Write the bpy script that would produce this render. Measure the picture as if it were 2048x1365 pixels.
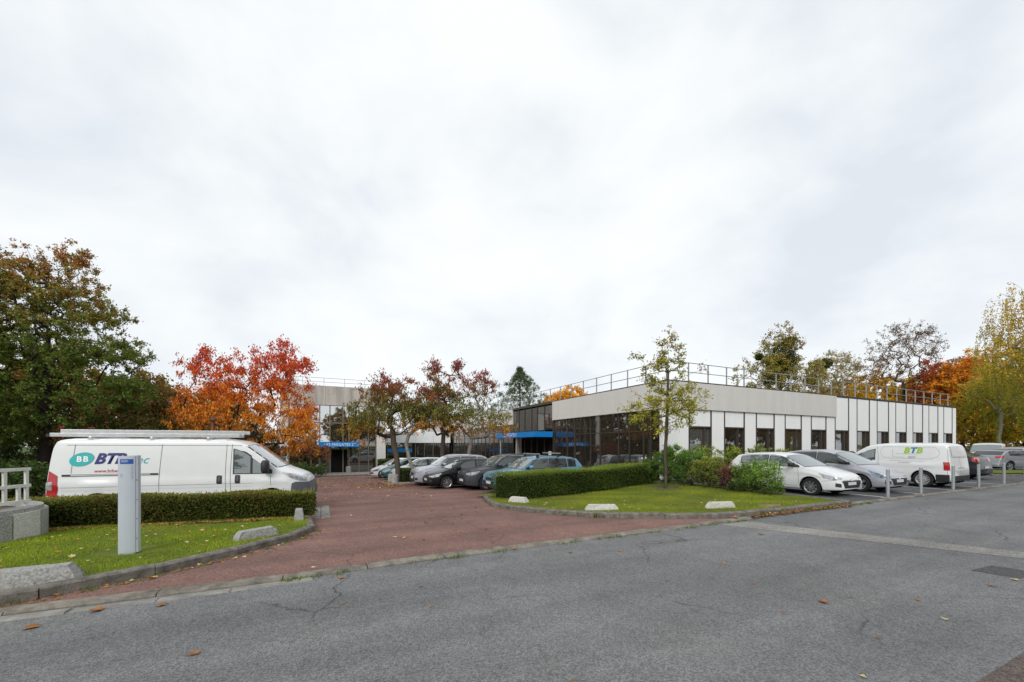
import bpy, bmesh, math, random
import numpy as np
from mathutils import Vector, Matrix
from mathutils.bvhtree import BVHTree
for o in list(bpy.data.objects): bpy.data.objects.remove(o)
sc = bpy.context.scene
COL = sc.collection
R = math.radians
# ------------------------------------------------------------------ camera, sky, sun, exposure
F, HZ, CAMZ = 800.0, 890.0, 1.75          # focal length and horizon row in photo pixels (2048 wide)
cam = bpy.data.cameras.new('camera'); camo = bpy.data.objects.new('camera', cam); COL.objects.link(camo)
camo.location = (0, 0, CAMZ); camo.rotation_euler = (R(90), 0, 0)
cam.sensor_width = 36; cam.lens = F/2048*36; cam.shift_y = (HZ-682.5)/2048
cam.clip_start = .05; cam.clip_end = 2000
sc.camera = camo
SUN_EL, SUN_AZ = R(33), R(196)             # azimuth clockwise from +Y
world = bpy.data.worlds.new('World'); sc.world = world; world.use_nodes = True
wn, wl = world.node_tree.nodes, world.node_tree.links
bg = wn['Background']
sky = wn.new('ShaderNodeTexSky'); sky.sky_type = 'NISHITA'; sky.sun_disc = False
sky.sun_elevation = SUN_EL; sky.sun_rotation = SUN_AZ
tc = wn.new('ShaderNodeTexCoord'); mp = wn.new('ShaderNodeMapping'); mp.inputs['Scale'].default_value = (1, 1, 1.7)
n1 = wn.new('ShaderNodeTexNoise'); n1.inputs['Scale'].default_value = 2.4; n1.inputs['Detail'].default_value = 9; n1.inputs['Roughness'].default_value = .52
n1.inputs['Distortion'].default_value = .25
cr = wn.new('ShaderNodeValToRGB')
cr.color_ramp.elements[0].position = .32; cr.color_ramp.elements[0].color = (6.7, 7.15, 7.65, 1)
cr.color_ramp.elements[1].position = .62; cr.color_ramp.elements[1].color = (8.75, 9.0, 9.1, 1)
e_ = cr.color_ramp.elements.new(.48); e_.color = (8.05, 8.35, 8.55, 1)
mx = wn.new('ShaderNodeMix'); mx.data_type = 'RGBA'; mx.inputs[0].default_value = .95     # closed cloud deck over the clear sky
wl.new(tc.outputs['Generated'], mp.inputs['Vector']); wl.new(mp.outputs['Vector'], n1.inputs['Vector'])
wl.new(n1.outputs['Fac'], cr.inputs['Fac'])
wl.new(sky.outputs['Color'], mx.inputs[6]); wl.new(cr.outputs['Color'], mx.inputs[7])
wl.new(mx.outputs[2], bg.inputs['Color']); bg.inputs['Strength'].default_value = .1
sun = bpy.data.lights.new('sun', 'SUN'); sun.energy = 1.5; sun.angle = R(28); sun.color = (1, .97, .92)
suno = bpy.data.objects.new('sun', sun); COL.objects.link(suno)
sd = Vector((math.sin(SUN_AZ)*math.cos(SUN_EL), math.cos(SUN_AZ)*math.cos(SUN_EL), math.sin(SUN_EL)))
suno.rotation_euler = sd.to_track_quat('Z', 'Y').to_euler(); suno.location = sd*50
vs = sc.view_settings; vs.view_transform = 'Standard'; vs.look = 'None'; vs.exposure = 0.24; vs.gamma = 1; vs.use_curve_mapping = False
TH = R(25.3)                                # the road and the buildings are turned this much to the picture plane
sc.render.engine = 'CYCLES'; sc.cycles.max_bounces = 6; sc.cycles.transparent_max_bounces = 6
sc.cycles.use_denoising = True

# ------------------------------------------------------------------ site frame: u along the road, v into the site
CS, SN = math.cos(TH), math.sin(TH)
def W(u, v, z=0.0): return Vector((CS*u-SN*v, SN*u+CS*v, z))
def ss(a, b, x):
    t = min(1, max(0, (x-a)/(b-a))); return t*t*(3-2*t)
def g(u, v):                                # the site falls gently away from the road towards the far entrance
    w = max(ss(13.5, 8, u), ss(12.5, 16, v)*ss(19, 15, u))
    return -.03*w*max(0, min(v, 48)-7)
def gxy(x, y): return g(CS*x+SN*y, -SN*x+CS*y)
def px_v(x, y, V):                          # photo pixel -> (u, z) on the vertical plane v = V
    dx = (x-1024)/F; t = V/(CS-SN*dx); return CS*dx*t+SN*t, CAMZ+(HZ-y)/F*t
def px_u(x, y, U):                          # photo pixel -> (v, z) on the vertical plane u = U
    dx = (x-1024)/F; t = U/(CS*dx+SN); return -SN*dx*t+CS*t, CAMZ+(HZ-y)/F*t
def px_g(x, y, dz=0):                       # photo pixel -> (u, v) on the ground
    z = 0
    for _ in range(30):
        D = F*(CAMZ-z)/(y-HZ); X = (x-1024)/F*D; u = CS*X+SN*D; v = -SN*X+CS*D
        z = .5*z+.5*(g(u, v)+dz)
    return u, v

# ------------------------------------------------------------------ materials
MATS = {}
def mat(name, col, rough=.6, metal=0.0, var=0.0, vs_=8.0, bump=0.0, bs=60.0, spec=.5, coat=0.0, col2=None, stain=0.0, coords='Object', emit=None):
    m = bpy.data.materials.new(name); m.use_nodes = True; N, L = m.node_tree.nodes, m.node_tree.links
    b = N['Principled BSDF']; b.inputs['Roughness'].default_value = rough; b.inputs['Metallic'].default_value = metal
    b.inputs['Specular IOR Level'].default_value = spec; b.inputs['Coat Weight'].default_value = coat; b.inputs['Coat Roughness'].default_value = .06
    c = (*col, 1); b.inputs['Base Color'].default_value = c
    tco = N.new('ShaderNodeTexCoord')
    out = None
    if var > 0:
        n = N.new('ShaderNodeTexNoise'); n.inputs['Scale'].default_value = vs_; n.inputs['Detail'].default_value = 6; n.inputs['Roughness'].default_value = .65
        L.new(tco.outputs[coords], n.inputs['Vector'])
        r = N.new('ShaderNodeValToRGB'); r.color_ramp.elements[0].position = .3; r.color_ramp.elements[1].position = .7
        lo = col2 if col2 else tuple(x*(1-var) for x in col); hi = tuple(min(1, x*(1+var*.6)) for x in col)
        r.color_ramp.elements[0].color = (*lo, 1); r.color_ramp.elements[1].color = (*hi, 1)
        L.new(n.outputs['Fac'], r.inputs['Fac']); out = r.outputs['Color']
    if stain > 0:
        mpp = N.new('ShaderNodeMapping'); mpp.inputs['Scale'].default_value = (1.3, 1.3, .16); L.new(tco.outputs[coords], mpp.inputs['Vector'])
        n = N.new('ShaderNodeTexNoise'); n.inputs['Scale'].default_value = 1.6; n.inputs['Detail'].default_value = 8; L.new(mpp.outputs['Vector'], n.inputs['Vector'])
        r = N.new('ShaderNodeValToRGB'); r.color_ramp.elements[0].position = .38; r.color_ramp.elements[1].position = .6
        r.color_ramp.elements[0].color = (1-stain, 1-stain, 1-stain*.95, 1); r.color_ramp.elements[1].color = (1, 1, 1, 1)
        L.new(n.outputs['Fac'], r.inputs['Fac'])
        mm = N.new('ShaderNodeMix'); mm.data_type = 'RGBA'; mm.blend_type = 'MULTIPLY'; mm.inputs[0].default_value = 1
        if out: L.new(out, mm.inputs[6])
        else: mm.inputs[6].default_value = c
        L.new(r.outputs['Color'], mm.inputs[7]); out = mm.outputs[2]
    if out: L.new(out, b.inputs['Base Color'])
    if bump > 0:
        n = N.new('ShaderNodeTexNoise'); n.inputs['Scale'].default_value = bs; n.inputs['Detail'].default_value = 4
        L.new(tco.outputs[coords], n.inputs['Vector'])
        bp = N.new('ShaderNodeBump'); bp.inputs['Strength'].default_value = bump; bp.inputs['Distance'].default_value = .02
        L.new(n.outputs['Fac'], bp.inputs['Height']); L.new(bp.outputs['Normal'], b.inputs['Normal'])
    MATS[name] = m; return m

def asphalt(name, base, tint, crack=True, speck=.42, ckc=.22, ckw=.007):
    m = bpy.data.materials.new(name); m.use_nodes = True; N, L = m.node_tree.nodes, m.node_tree.links
    b = N['Principled BSDF']; b.inputs['Roughness'].default_value = .88; b.inputs['Specular IOR Level'].default_value = .25
    t = N.new('ShaderNodeTexCoord')
    def noise(sc_, det=5, rough=.6, vec=None):
        n = N.new('ShaderNodeTexNoise'); n.inputs['Scale'].default_value = sc_; n.inputs['Detail'].default_value = det; n.inputs['Roughness'].default_value = rough
        L.new(vec or t.outputs['Object'], n.inputs['Vector']); return n.outputs['Fac']
    def ramp(fac, p0, c0, p1, c1):
        r = N.new('ShaderNodeValToRGB'); r.color_ramp.elements[0].position = p0; r.color_ramp.elements[1].position = p1
        r.color_ramp.elements[0].color = (*c0, 1); r.color_ramp.elements[1].color = (*c1, 1); L.new(fac, r.inputs['Fac']); return r.outputs['Color']
    def mul(a_, b_, f=1.0):
        mm = N.new('ShaderNodeMix'); mm.data_type = 'RGBA'; mm.blend_type = 'MULTIPLY'; mm.inputs[0].default_value = f
        L.new(a_, mm.inputs[6]); L.new(b_, mm.inputs[7]); return mm.outputs[2]
    col = ramp(noise(.35, 6, .6), .3, tuple(x*.82 for x in base), .7, tuple(x*1.12 for x in base))
    col = mul(col, ramp(noise(3.2, 6, .7), .3, (.86, .86, .86), .7, (1.08, 1.08, 1.08)))
    v = N.new('ShaderNodeTexVoronoi'); v.inputs['Scale'].default_value = 70; L.new(t.outputs['Object'], v.inputs['Vector'])
    col = mul(col, ramp(v.outputs['Color'], .15, (1-speck,)*3, .8, (1+speck*.75,)*3))
    col = mul(col, ramp(noise(75, 2, .6), .34, (.5, .5, .5), .5, (1.08, 1.08, 1.08)), .75)
    col = mul(col, ramp(noise(.9, 3, .5), .35, (1, 1, 1), .75, tint))
    mr = N.new('ShaderNodeMapping'); mr.vector_type = 'POINT'; mr.inputs['Rotation'].default_value = (0, 0, -TH); L.new(t.outputs['Object'], mr.inputs['Vector'])
    ms = N.new('ShaderNodeMapping'); ms.inputs['Scale'].default_value = (.06, .9, 1); L.new(mr.outputs['Vector'], ms.inputs['Vector'])
    col = mul(col, ramp(noise(1.3, 4, .55, ms.outputs['Vector']), .35, (.82, .82, .83), .65, (1.1, 1.1, 1.09)))
    col = mul(col, ramp(noise(.8, 4, .6), .60, (1, 1, 1), .74, (.72, .71, .70)))
    if crack:
        wv = N.new('ShaderNodeTexNoise'); wv.inputs['Scale'].default_value = 1.3; wv.inputs['Detail'].default_value = 5; L.new(t.outputs['Object'], wv.inputs['Vector'])
        ad = N.new('ShaderNodeMix'); ad.data_type = 'RGBA'; ad.blend_type = 'ADD'; ad.inputs[0].default_value = .55
        L.new(t.outputs['Object'], ad.inputs[6]); L.new(wv.outputs['Color'], ad.inputs[7])
        vc = N.new('ShaderNodeTexVoronoi'); vc.feature = 'DISTANCE_TO_EDGE'; vc.inputs['Scale'].default_value = .36; L.new(ad.outputs[2], vc.inputs['Vector'])
        ck = ramp(vc.outputs['Distance'], .0, (ckc,)*3, ckw, (1, 1, 1))
        msk = ramp(noise(.5, 2), .46, (0, 0, 0), .56, (1, 1, 1))
        mm = N.new('ShaderNodeMix'); mm.data_type = 'RGBA'; mm.blend_type = 'MULTIPLY'; L.new(msk, mm.inputs[0]); L.new(col, mm.inputs[6]); L.new(ck, mm.inputs[7]); col = mm.outputs[2]
    L.new(col, b.inputs['Base Color'])
    bp = N.new('ShaderNodeBump'); bp.inputs['Strength'].default_value = .7; bp.inputs['Distance'].default_value = .009
    L.new(v.outputs['Distance'], bp.inputs['Height']); L.new(bp.outputs['Normal'], b.inputs['Normal'])
    MATS[name] = m; return m
asphalt('asphalt', (.20, .203, .207), (.95, .93, .9), True, .34, .45)
asphalt('asphalt_dark', (.115, .118, .125), (.9, .9, .9))
asphalt('asphalt_pale', (.30, .292, .275), (.96, .94, .92), False)
asphalt('asphalt_patch', (.10, .10, .105), (.9, .9, .9), False)
asphalt('pavement_asphalt', (.15, .118, .105), (.9, .9, .9))
asphalt('red_asphalt', (.245, .142, .118), (.8, .8, .82), True, .35, .5, .005)
mat('soil', (.10, .075, .05), .95, var=.5, vs_=6, bump=.6, bs=30)
mat('lawn', (.13, .17, .025), .95, var=.45, vs_=2.2, col2=(.07, .075, .02), bump=.7, bs=50, spec=.1)
mat('field', (.07, .10, .03), .95, var=.5, vs_=.3, spec=.1)
mat('kerb_dark', (.185, .17, .148), .9, var=.6, vs_=7, bump=.6, bs=45, spec=.2)
mat('kerb_pale', (.225, .205, .172), .9, var=.6, vs_=5, bump=.5, bs=60, spec=.2)
mat('concrete_slab', (.27, .255, .23), .9, var=.4, vs_=6, bump=.3, bs=60, spec=.2)
mat('lichen_concrete', (.34, .335, .315), .92, var=.7, vs_=34, col2=(.15, .15, .148), bump=.4, bs=50, spec=.2)
mat('white_block', (.56, .55, .51), .9, var=.4, vs_=30, col2=(.36, .35, .31), bump=.35, bs=50, spec=.2)
mat('fascia_concrete', (.65, .635, .60), .85, var=.16, vs_=45, bump=.15, bs=70, stain=.05, spec=.2)
mat('fascia_old', (.52, .485, .44), .85, var=.18, vs_=20, bump=.15, bs=70, stain=.28, spec=.2)
mat('white_panel', (.87, .88, .88), .45, var=.03, vs_=1.5, spec=.35, stain=.03)
mat('bronze', (.075, .06, .046), .45, .4, spec=.4)
mat('bronze_pale', (.20, .165, .105), .45, .3, spec=.4)
mat('roof_dark', (.05, .045, .042), .8)
mat('roof_gravel', (.2, .19, .18), .9, var=.3, vs_=20)
mat('blue_panel', (.004, .21, .60), .35, spec=.4, var=.06, vs_=2)
mat('galv', (.44, .47, .49), .42, .55, var=.16, vs_=14)
mat('rail_grey', (.36, .37, .375), .5, .4)
mat('pylon_grey', (.52, .565, .63), .38, .15, var=.05, vs_=3, coat=.1)
mat('pylon_blue', (.02, .09, .38), .4)
mat('faded_print', (.33, .36, .42), .5)
mat('white_paint', (.72, .71, .68), .6, var=.2, vs_=9, bump=.2, bs=40, stain=.15)
mat('black_metal', (.02, .02, .02), .5)
mat('brown_post', (.23, .13, .075), .7, var=.2)
mat('bark', (.105, .085, .065), .95, var=.5, vs_=14, bump=.8, bs=30, spec=.1)
mat('bark_dark', (.045, .037, .03), .95, var=.4, vs_=12, spec=.1)
mat('bark_pale', (.27, .25, .215), .95, var=.6, vs_=9, bump=.6, bs=25, spec=.1)
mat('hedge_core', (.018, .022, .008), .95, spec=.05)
mat('leaf_brown', (.30, .135, .05), .8, var=.5, vs_=6, spec=.2)
mat('leaf_orange', (.42, .17, .035), .8, var=.4, vs_=6, spec=.2)
mat('leaf_pale', (.55, .44, .20), .8, var=.3, vs_=6, spec=.2)
mat('paper', (.75, .76, .78), .6)
mat('poster', (.42, .45, .5), .5, var=.3, vs_=9)
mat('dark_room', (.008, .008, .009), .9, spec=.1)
mat('letter_white', (.85, .88, .9), .5)
# car materials
mat('tyre', (.018, .018, .019), .85, bump=.2, bs=80, spec=.3)
mat('rim', (.40, .41, .43), .3, .8, spec=.5)
mat('rim_steel', (.42, .42, .42), .45, .5)
mat('rim_dark', (.02, .02, .022), .5)
mat('trim', (.022, .022, .024), .55)
mat('trim_grey', (.09, .10, .12), .5)
mat('under', (.006, .006, .006), .9, spec=.05)
mat('lamp_red', (.42, .015, .02), .12, coat=.6)
mat('lamp_clear', (.45, .47, .50), .12, .35, coat=.8, var=.5, vs_=14)
mat('lamp_blue', (.2, .27, .36), .12, .35, coat=.8, var=.7, vs_=12)
mat('chrome', (.7, .7, .72), .15, .9)
mat('alu', (.62, .63, .64), .32, .7, var=.12, vs_=10)
mat('plate', (.66, .67, .68), .4)
mat('seam', (.05, .05, .055), .7)
mat('logo_teal', (.02, .42, .42), .35); mat('logo_navy', (.02, .018, .16), .35); mat('logo_red', (.45, .03, .05), .4)
mat('logo_green', (.30, .55, .03), .35); mat('logo_blue', (.06, .22, .45), .35); mat('logo_white', (.88, .9, .9), .35); mat('logo_grey', (.25, .26, .27), .4)
def paint(name, col, metal=0.0, rough=.35, coat=.5, spec=.5):
    return mat('paint_'+name, col, rough, metal, coat=coat, spec=spec, var=.035, vs_=3)
paint('white', (.74, .755, .76)); paint('silver', (.44, .45, .49), .45); paint('lilac', (.40, .41, .47), .4)
paint('black', (.008, .0085, .01), 0, .3, .22, .25); paint('darkgrey', (.06, .07, .08), .3, .3, .3, .35); paint('blue', (.13, .30, .43), .4)
paint('teal', (.01, .13, .145), .3); paint('pale', (.52, .56, .56), .25); paint('graphite', (.03, .03, .036), .3, .3, .3, .35); paint('steel', (.33, .35, .38), .5)
def glass(name, tint, refl, rough=.02, wob=0.0):
    m = bpy.data.materials.new(name); m.use_nodes = True; N, L = m.node_tree.nodes, m.node_tree.links
    b = N['Principled BSDF']; b.inputs['Base Color'].default_value = (*tint, 1); b.inputs['Roughness'].default_value = .25; b.inputs['Specular IOR Level'].default_value = .3
    gl = N.new('ShaderNodeBsdfGlossy'); gl.inputs['Roughness'].default_value = rough; gl.inputs['Color'].default_value = (.93, .95, .96, 1)
    fr = N.new('ShaderNodeFresnel'); fr.inputs['IOR'].default_value = 1.5
    ma = N.new('ShaderNodeMath'); ma.operation = 'ADD'; ma.inputs[1].default_value = refl; ma.use_clamp = True
    mx_ = N.new('ShaderNodeMixShader'); o = N['Material Output']
    L.new(fr.outputs['Fac'], ma.inputs[0]); L.new(ma.outputs[0], mx_.inputs[0]); L.new(b.outputs[0], mx_.inputs[1]); L.new(gl.outputs[0], mx_.inputs[2]); L.new(mx_.outputs[0], o.inputs['Surface'])
    if wob:
        t = N.new('ShaderNodeTexCoord'); n = N.new('ShaderNodeTexNoise'); n.inputs['Scale'].default_value = .7; L.new(t.outputs['Object'], n.inputs['Vector'])
        bp = N.new('ShaderNodeBump'); bp.inputs['Strength'].default_value = wob; bp.inputs['Distance'].default_value = .05; L.new(n.outputs['Fac'], bp.inputs['Height'])
        L.new(bp.outputs['Normal'], gl.inputs['Normal'])
    MATS[name] = m; return m
glass('bronze_glass', (.016, .013, .010), .18, .01, .12)
glass('bronze_glass_warm', (.05, .04, .016), .16, .01, .12)
glass('bronze_glass_pale', (.09, .095, .09), .2, .01, .12)
glass('solar_glass', (.03, .035, .04), .62, .01, .12)
glass('car_glass', (.02, .028, .028), .04)
glass('car_glass_light', (.07, .10, .10), .14)
glass('car_glass_tint', (.016, .016, .02), .02)
def leafmat(name, trans):
    m = bpy.data.materials.new(name); m.use_nodes = True; N, L = m.node_tree.nodes, m.node_tree.links
    b = N['Principled BSDF']; b.inputs['Roughness'].default_value = .62; b.inputs['Specular IOR Level'].default_value = .22
    a = N.new('ShaderNodeAttribute'); a.attribute_name = 'Col'
    t = N.new('ShaderNodeBsdfTranslucent'); mx_ = N.new('ShaderNodeMixShader'); mx_.inputs[0].default_value = trans
    L.new(a.outputs['Color'], b.inputs['Base Color']); L.new(a.outputs['Color'], t.inputs['Color'])
    L.new(b.outputs[0], mx_.inputs[1]); L.new(t.outputs[0], mx_.inputs[2]); L.new(mx_.outputs[0], N['Material Output'].inputs['Surface'])
    MATS[name] = m
leafmat('foliage', .4)
leafmat('grass_blade', .35)

# ------------------------------------------------------------------ object helpers
def tag(o, label=None, cat=None, group=None, kind=None):
    if label: o['label'] = label
    if cat: o['category'] = cat
    if group: o['group'] = group
    if kind: o['kind'] = kind
    return o
def link(name, me, parent=None, loc=None, rz=0.0):
    o = bpy.data.objects.new(name, me); COL.objects.link(o)
    if parent: o.parent = parent
    if loc is not None: o.location = loc
    if rz: o.rotation_euler = (0, 0, rz)
    return o
def empty(name, loc=(0, 0, 0), rz=0.0, parent=None):
    o = link(name, None, parent, loc, rz); o.empty_display_size = .2; return o
def thing(name, label, cat, u, v, z=None, rz=0.0, group=None):       # Empty at a thing's base, axes turned to the site frame
    zz = g(u, v) if z is None else z
    return tag(empty(name, W(u, v, zz), TH+rz), label, cat, group)
def bm2(name, bm, m, parent=None, loc=None, rz=0.0, smooth=False):
    me = bpy.data.meshes.new(name); bmesh.ops.recalc_face_normals(bm, faces=bm.faces); bm.to_mesh(me); bm.free()
    me.materials.append(MATS[m])
    if smooth: me.polygons.foreach_set('use_smooth', [True]*len(me.polygons))
    return link(name, me, parent, loc, rz)
def pyd(name, vs_, fs, m, parent=None, smooth=False, loc=None):
    me = bpy.data.meshes.new(name); me.from_pydata(vs_, [], fs); me.materials.append(MATS[m]); me.update()
    if smooth: me.polygons.foreach_set('use_smooth', [True]*len(me.polygons))
    return link(name, me, parent, loc)
def bx(bm, x0, x1, y0, y1, z0, z1, bev=0.0):
    r = bmesh.ops.create_cube(bm, size=1)
    for v in r['verts']: v.co = Vector(((x0+x1)/2+v.co.x*(x1-x0), (y0+y1)/2+v.co.y*(y1-y0), (z0+z1)/2+v.co.z*(z1-z0)))
    if bev:
        es = {e for v in r['verts'] for e in v.link_edges}
        bmesh.ops.bevel(bm, geom=list(es), offset=bev, segments=2, affect='EDGES', profile=.6)
def box(name, x0, x1, y0, y1, z0, z1, m, parent=None, bev=0.0, loc=None, rz=0.0):
    bm = bmesh.new(); bx(bm, x0, x1, y0, y1, z0, z1, bev); return bm2(name, bm, m, parent, loc, rz)
def cyl(bm, p, q, r0, r1=None, n=10):
    r1 = r0 if r1 is None else r1; p, q = Vector(p), Vector(q); d = (q-p).normalized()
    a = d.orthogonal().normalized(); b = d.cross(a)
    A = [bm.verts.new(p+(a*math.cos(2*math.pi*i/n)+b*math.sin(2*math.pi*i/n))*r0) for i in range(n)]
    B = [bm.verts.new(q+(a*math.cos(2*math.pi*i/n)+b*math.sin(2*math.pi*i/n))*r1) for i in range(n)]
    for i in range(n): bm.faces.new((A[i], A[(i+1) % n], B[(i+1) % n], B[i]))
    bm.faces.new(A[::-1]); bm.faces.new(B)
def prism(bm, pts, z0, z1):
    A = [bm.verts.new((x, y, z0)) for x, y in pts]; B = [bm.verts.new((x, y, z1)) for x, y in pts]; n = len(pts)
    for i in range(n): bm.faces.new((A[i], A[(i+1) % n], B[(i+1) % n], B[i]))
    bm.faces.new(A[::-1]); bm.faces.new(B)
def text_mesh(s, size, shear=0.0, bold=0.0, spacing=1.0, align='CENTER'):
    c = bpy.data.curves.new('lettering', 'FONT'); c.body = s; c.size = size; c.shear = shear; c.offset = bold; c.space_character = spacing
    c.align_x = align; c.align_y = 'CENTER'; c.resolution_u = 3; c.extrude = 0
    o = bpy.data.objects.new('lettering', c); COL.objects.link(o)
    dg = bpy.context.evaluated_depsgraph_get(); me = bpy.data.meshes.new_from_object(o.evaluated_get(dg))
    bpy.data.objects.remove(o); bpy.data.curves.remove(c); return me
def smooth_path(pts, step):
    P = [Vector(p) for p in pts]; out = []
    for i in range(len(P)-1):
        p0 = P[max(0, i-1)]; p1 = P[i]; p2 = P[i+1]; p3 = P[min(len(P)-1, i+2)]
        n = max(1, int((p2-p1).length/step*4))
        for k in range(n):
            t = k/n; out.append(.5*((2*p1)+(-p0+p2)*t+(2*p0-5*p1+4*p2-p3)*t*t+(-p0+3*p1-3*p2+p3)*t**3))
    out.append(P[-1]); res = [out[0]]; acc = 0
    for a, b in zip(out, out[1:]):
        acc += (b-a).length
        if acc >= step: res.append(b); acc = 0
    if (res[-1]-out[-1]).length > step*.3: res.append(out[-1])
    else: res[-1] = out[-1]
    return res
rng = np.random.default_rng(7)
random.seed(5)

# ------------------------------------------------------------------ ground, road, driveway, parking lot
def grid(name, us, vv, m, dz, label, mask=None, flat=None):
    us, vv = list(us), list(vv); vs_ = []; fs = []
    for v in vv:
        for u in us: vs_.append(tuple(W(u, v, (g(u, v) if flat is None else flat)+dz)))
    n = len(us)
    for j in range(len(vv)-1):
        for i in range(n-1):
            if mask is None or mask((us[i]+us[i+1])/2, (vv[j]+vv[j+1])/2): fs.append((j*n+i, j*n+i+1, (j+1)*n+i+1, (j+1)*n+i))
    o = pyd(name, vs_, fs, m, smooth=True); return tag(o, label, None, None, 'structure')
ax = lambda a, b, s: np.arange(a, b+1e-6, s)
far = [-900, -500, -300, -200, -140, -100, -70]
cu = far+list(ax(-50, 60, 2))+[70, 100, 140, 200, 300, 500, 900]
cv = [-900, -500, -300, -200, -140, -100, -70, -40, -20]+list(ax(-10, 80, 2))+[100, 140, 200, 300, 500, 900]
grid('ground', cu, cv, 'field', -.06, 'rough green ground of the business park stretching to the trees')
grid('road', list(ax(-60, 90, 1.5)), [1.15, 2, 3, 4, 5, 6, 6.45], 'asphalt', 0, 'grey cracked asphalt road in the foreground', flat=0.0)
grid('driveway', list(ax(-14, 15.5, .5)), list(ax(6.05, 36.05, .5)), 'red_asphalt', .004, 'faded red asphalt driveway between the two grass islands', mask=lambda u, v: not (u > 9 and v < 6.5))
grid('parking_lot', list(ax(13.75, 75, 1.25)), [6.5, 7.5, 8.5, 10, 11.5, 13, 14.5], 'asphalt_dark', .009, 'dark asphalt parking bays along the white facade', flat=0.0)
def uvpoly(name, pts, m, dz, label, sub=.5, kind='structure', z=None):
    bm = bmesh.new(); f = bm.faces.new([bm.verts.new((p[0], p[1], 0)) for p in pts])
    bmesh.ops.triangulate(bm, faces=bm.faces)
    for _ in range(6):
        es = [e for e in bm.edges if e.calc_length() > sub]
        if not es: break
        bmesh.ops.subdivide_edges(bm, edges=es, cuts=1); bmesh.ops.triangulate(bm, faces=bm.faces)
    for v in bm.verts: v.co = W(v.co.x, v.co.y, (g(v.co.x, v.co.y) if z is None else z)+dz)
    o = bm2(name, bm, m, smooth=True)
    if o.data.polygons[0].normal.z < 0: o.data.flip_normals()
    return tag(o, label, None, None, kind)
# painted / repaired areas of the road
uvpoly('road_patch', [(7.85, 5.97), (8.7, 5.97), (10.32, 2.33), (10.6, 1.3), (9.95, 1.3), (9.73, 2.19)], 'asphalt_pale', .004, 'pale repair strip crossing the asphalt road', z=0)
uvpoly('road_patch', [(8.15, 2.3), (8.75, 2.27), (8.85, 1.9), (8.25, 1.88)], 'asphalt_patch', .004, 'small dark repair patch at the right of the road', z=0)
grid('pavement', list(ax(-60, 90, 1.5)), [-3.0, -1.5, 0, 1.2], 'pavement_asphalt', .006, 'reddish pavement along the near side of the road', flat=0.0)
for i, uu in enumerate((16.85, 19.2, 21.9, 24.25, 26.95)):
    uvpoly('bay_line', [(uu-.05, 6.55), (uu+.05, 6.55), (uu+.05, 11.3), (uu-.05, 11.3)], 'white_paint', .013, 'worn white bay line of the parking lot', sub=9, z=0)
# ------------------------------------------------------------------ kerbs, islands
def kerb(label, pts, width, h, m, step=.95, inner=1, drop=0.0, gap=.012, name='kerb'):
    root = tag(empty(name, W(pts[0][0], pts[0][1], g(*pts[0])-.05), TH), label, None, None, 'structure')
    inv = Matrix.Rotation(-TH, 3, 'Z'); base = root.location
    P = smooth_path([(p[0], p[1], 0) for p in pts], step)
    for a, b in zip(P, P[1:]):
        d = (b-a).normalized(); n = Vector((-d.y, d.x, 0))*inner
        j = lambda s: random.uniform(-s, s)
        a2 = a+d*gap/2+n*j(.006); b2 = b-d*gap/2+n*j(.006)
        bm = bmesh.new(); hh = h+j(.008); vs_ = []
        prof = [(0, -.10), (0, hh-.025), (.028, hh), (width-.01, hh), (width, hh-.012), (width, -.10)]
        ring = []
        for q in (a2, b2):
            zz = g(q.x, q.y); ring.append([bm.verts.new(inv @ (W(q.x+n.x*o_, q.y+n.y*o_, zz+dz)-base)) for o_, dz in prof])
        k = len(prof)
        for i in range(k): bm.faces.new((ring[0][i], ring[0][(i+1) % k], ring[1][(i+1) % k], ring[1][i]))
        bm.faces.new(ring[0]); bm.faces.new(ring[1][::-1])
        bm2('kerb_stone', bm, m, root)
    return P
KL = [(-9.5, 6.28), (-6, 6.28), (-4.2, 6.28), (-3.17, 6.33), (-2.45, 6.6), (-1.63, 7.25), (-1.03, 7.9), (-.48, 8.6), (-.15, 9.5), (-.2, 10.4), (-.3, 11.2)]
PL = kerb('dark weathered kerb curving round the left grass island', KL, .15, .13, 'kerb_dark')
KR = [(5.15, 13.3), (4.78, 12), (4.68, 10.7), (5.3, 8.95), (6.41, 7.55), (7.95, 6.66), (9.32, 6.36), (11.6, 6.3), (13.8, 6.27)]
PR = kerb('grey kerb curving round the right grass island', KR, .15, .13, 'kerb_dark')
kerb('straight kerb between the right grass island and the parking lot', [(13.86, 6.27), (13.9, 9), (13.95, 12.3)], .13, .13, 'kerb_dark')
kerb('pale flush kerb between the red driveway and the road', [(-10, 5.98), (-4, 5.93), (-1, 5.9), (2, 6.0), (6, 6.02), (9.1, 6.05)], .2, .035, 'kerb_pale', 1.02)
kerb('low kerb between the parking lot and the road', [(13.95, 6.3), (22, 6.32), (34, 6.35), (52, 6.4)], .16, .045, 'kerb_pale', 1.0)
kerb('cracked concrete gutter strip along the left end of the road', [(-3.1, 5.72), (-2.2, 5.70), (-1.0, 5.70), (-.1, 5.74)], .17, .006, 'concrete_slab', .62, gap=.03, name='gutter')
lawn_l = [(p.x, p.y) for p in PL]
nin = lambda pts, k, off: None
LL = [(-9.5, 6.4), (-6, 6.4), (-4.2, 6.4), (-3.2, 6.45), (-2.52, 6.72), (-1.72, 7.36), (-1.14, 8.0), (-.6, 8.7), (-.28, 9.5), (-.33, 10.4), (-.42, 11.25), (-.35, 12.2), (-6, 14.5), (-14, 15), (-14, 6.4)]
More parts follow.
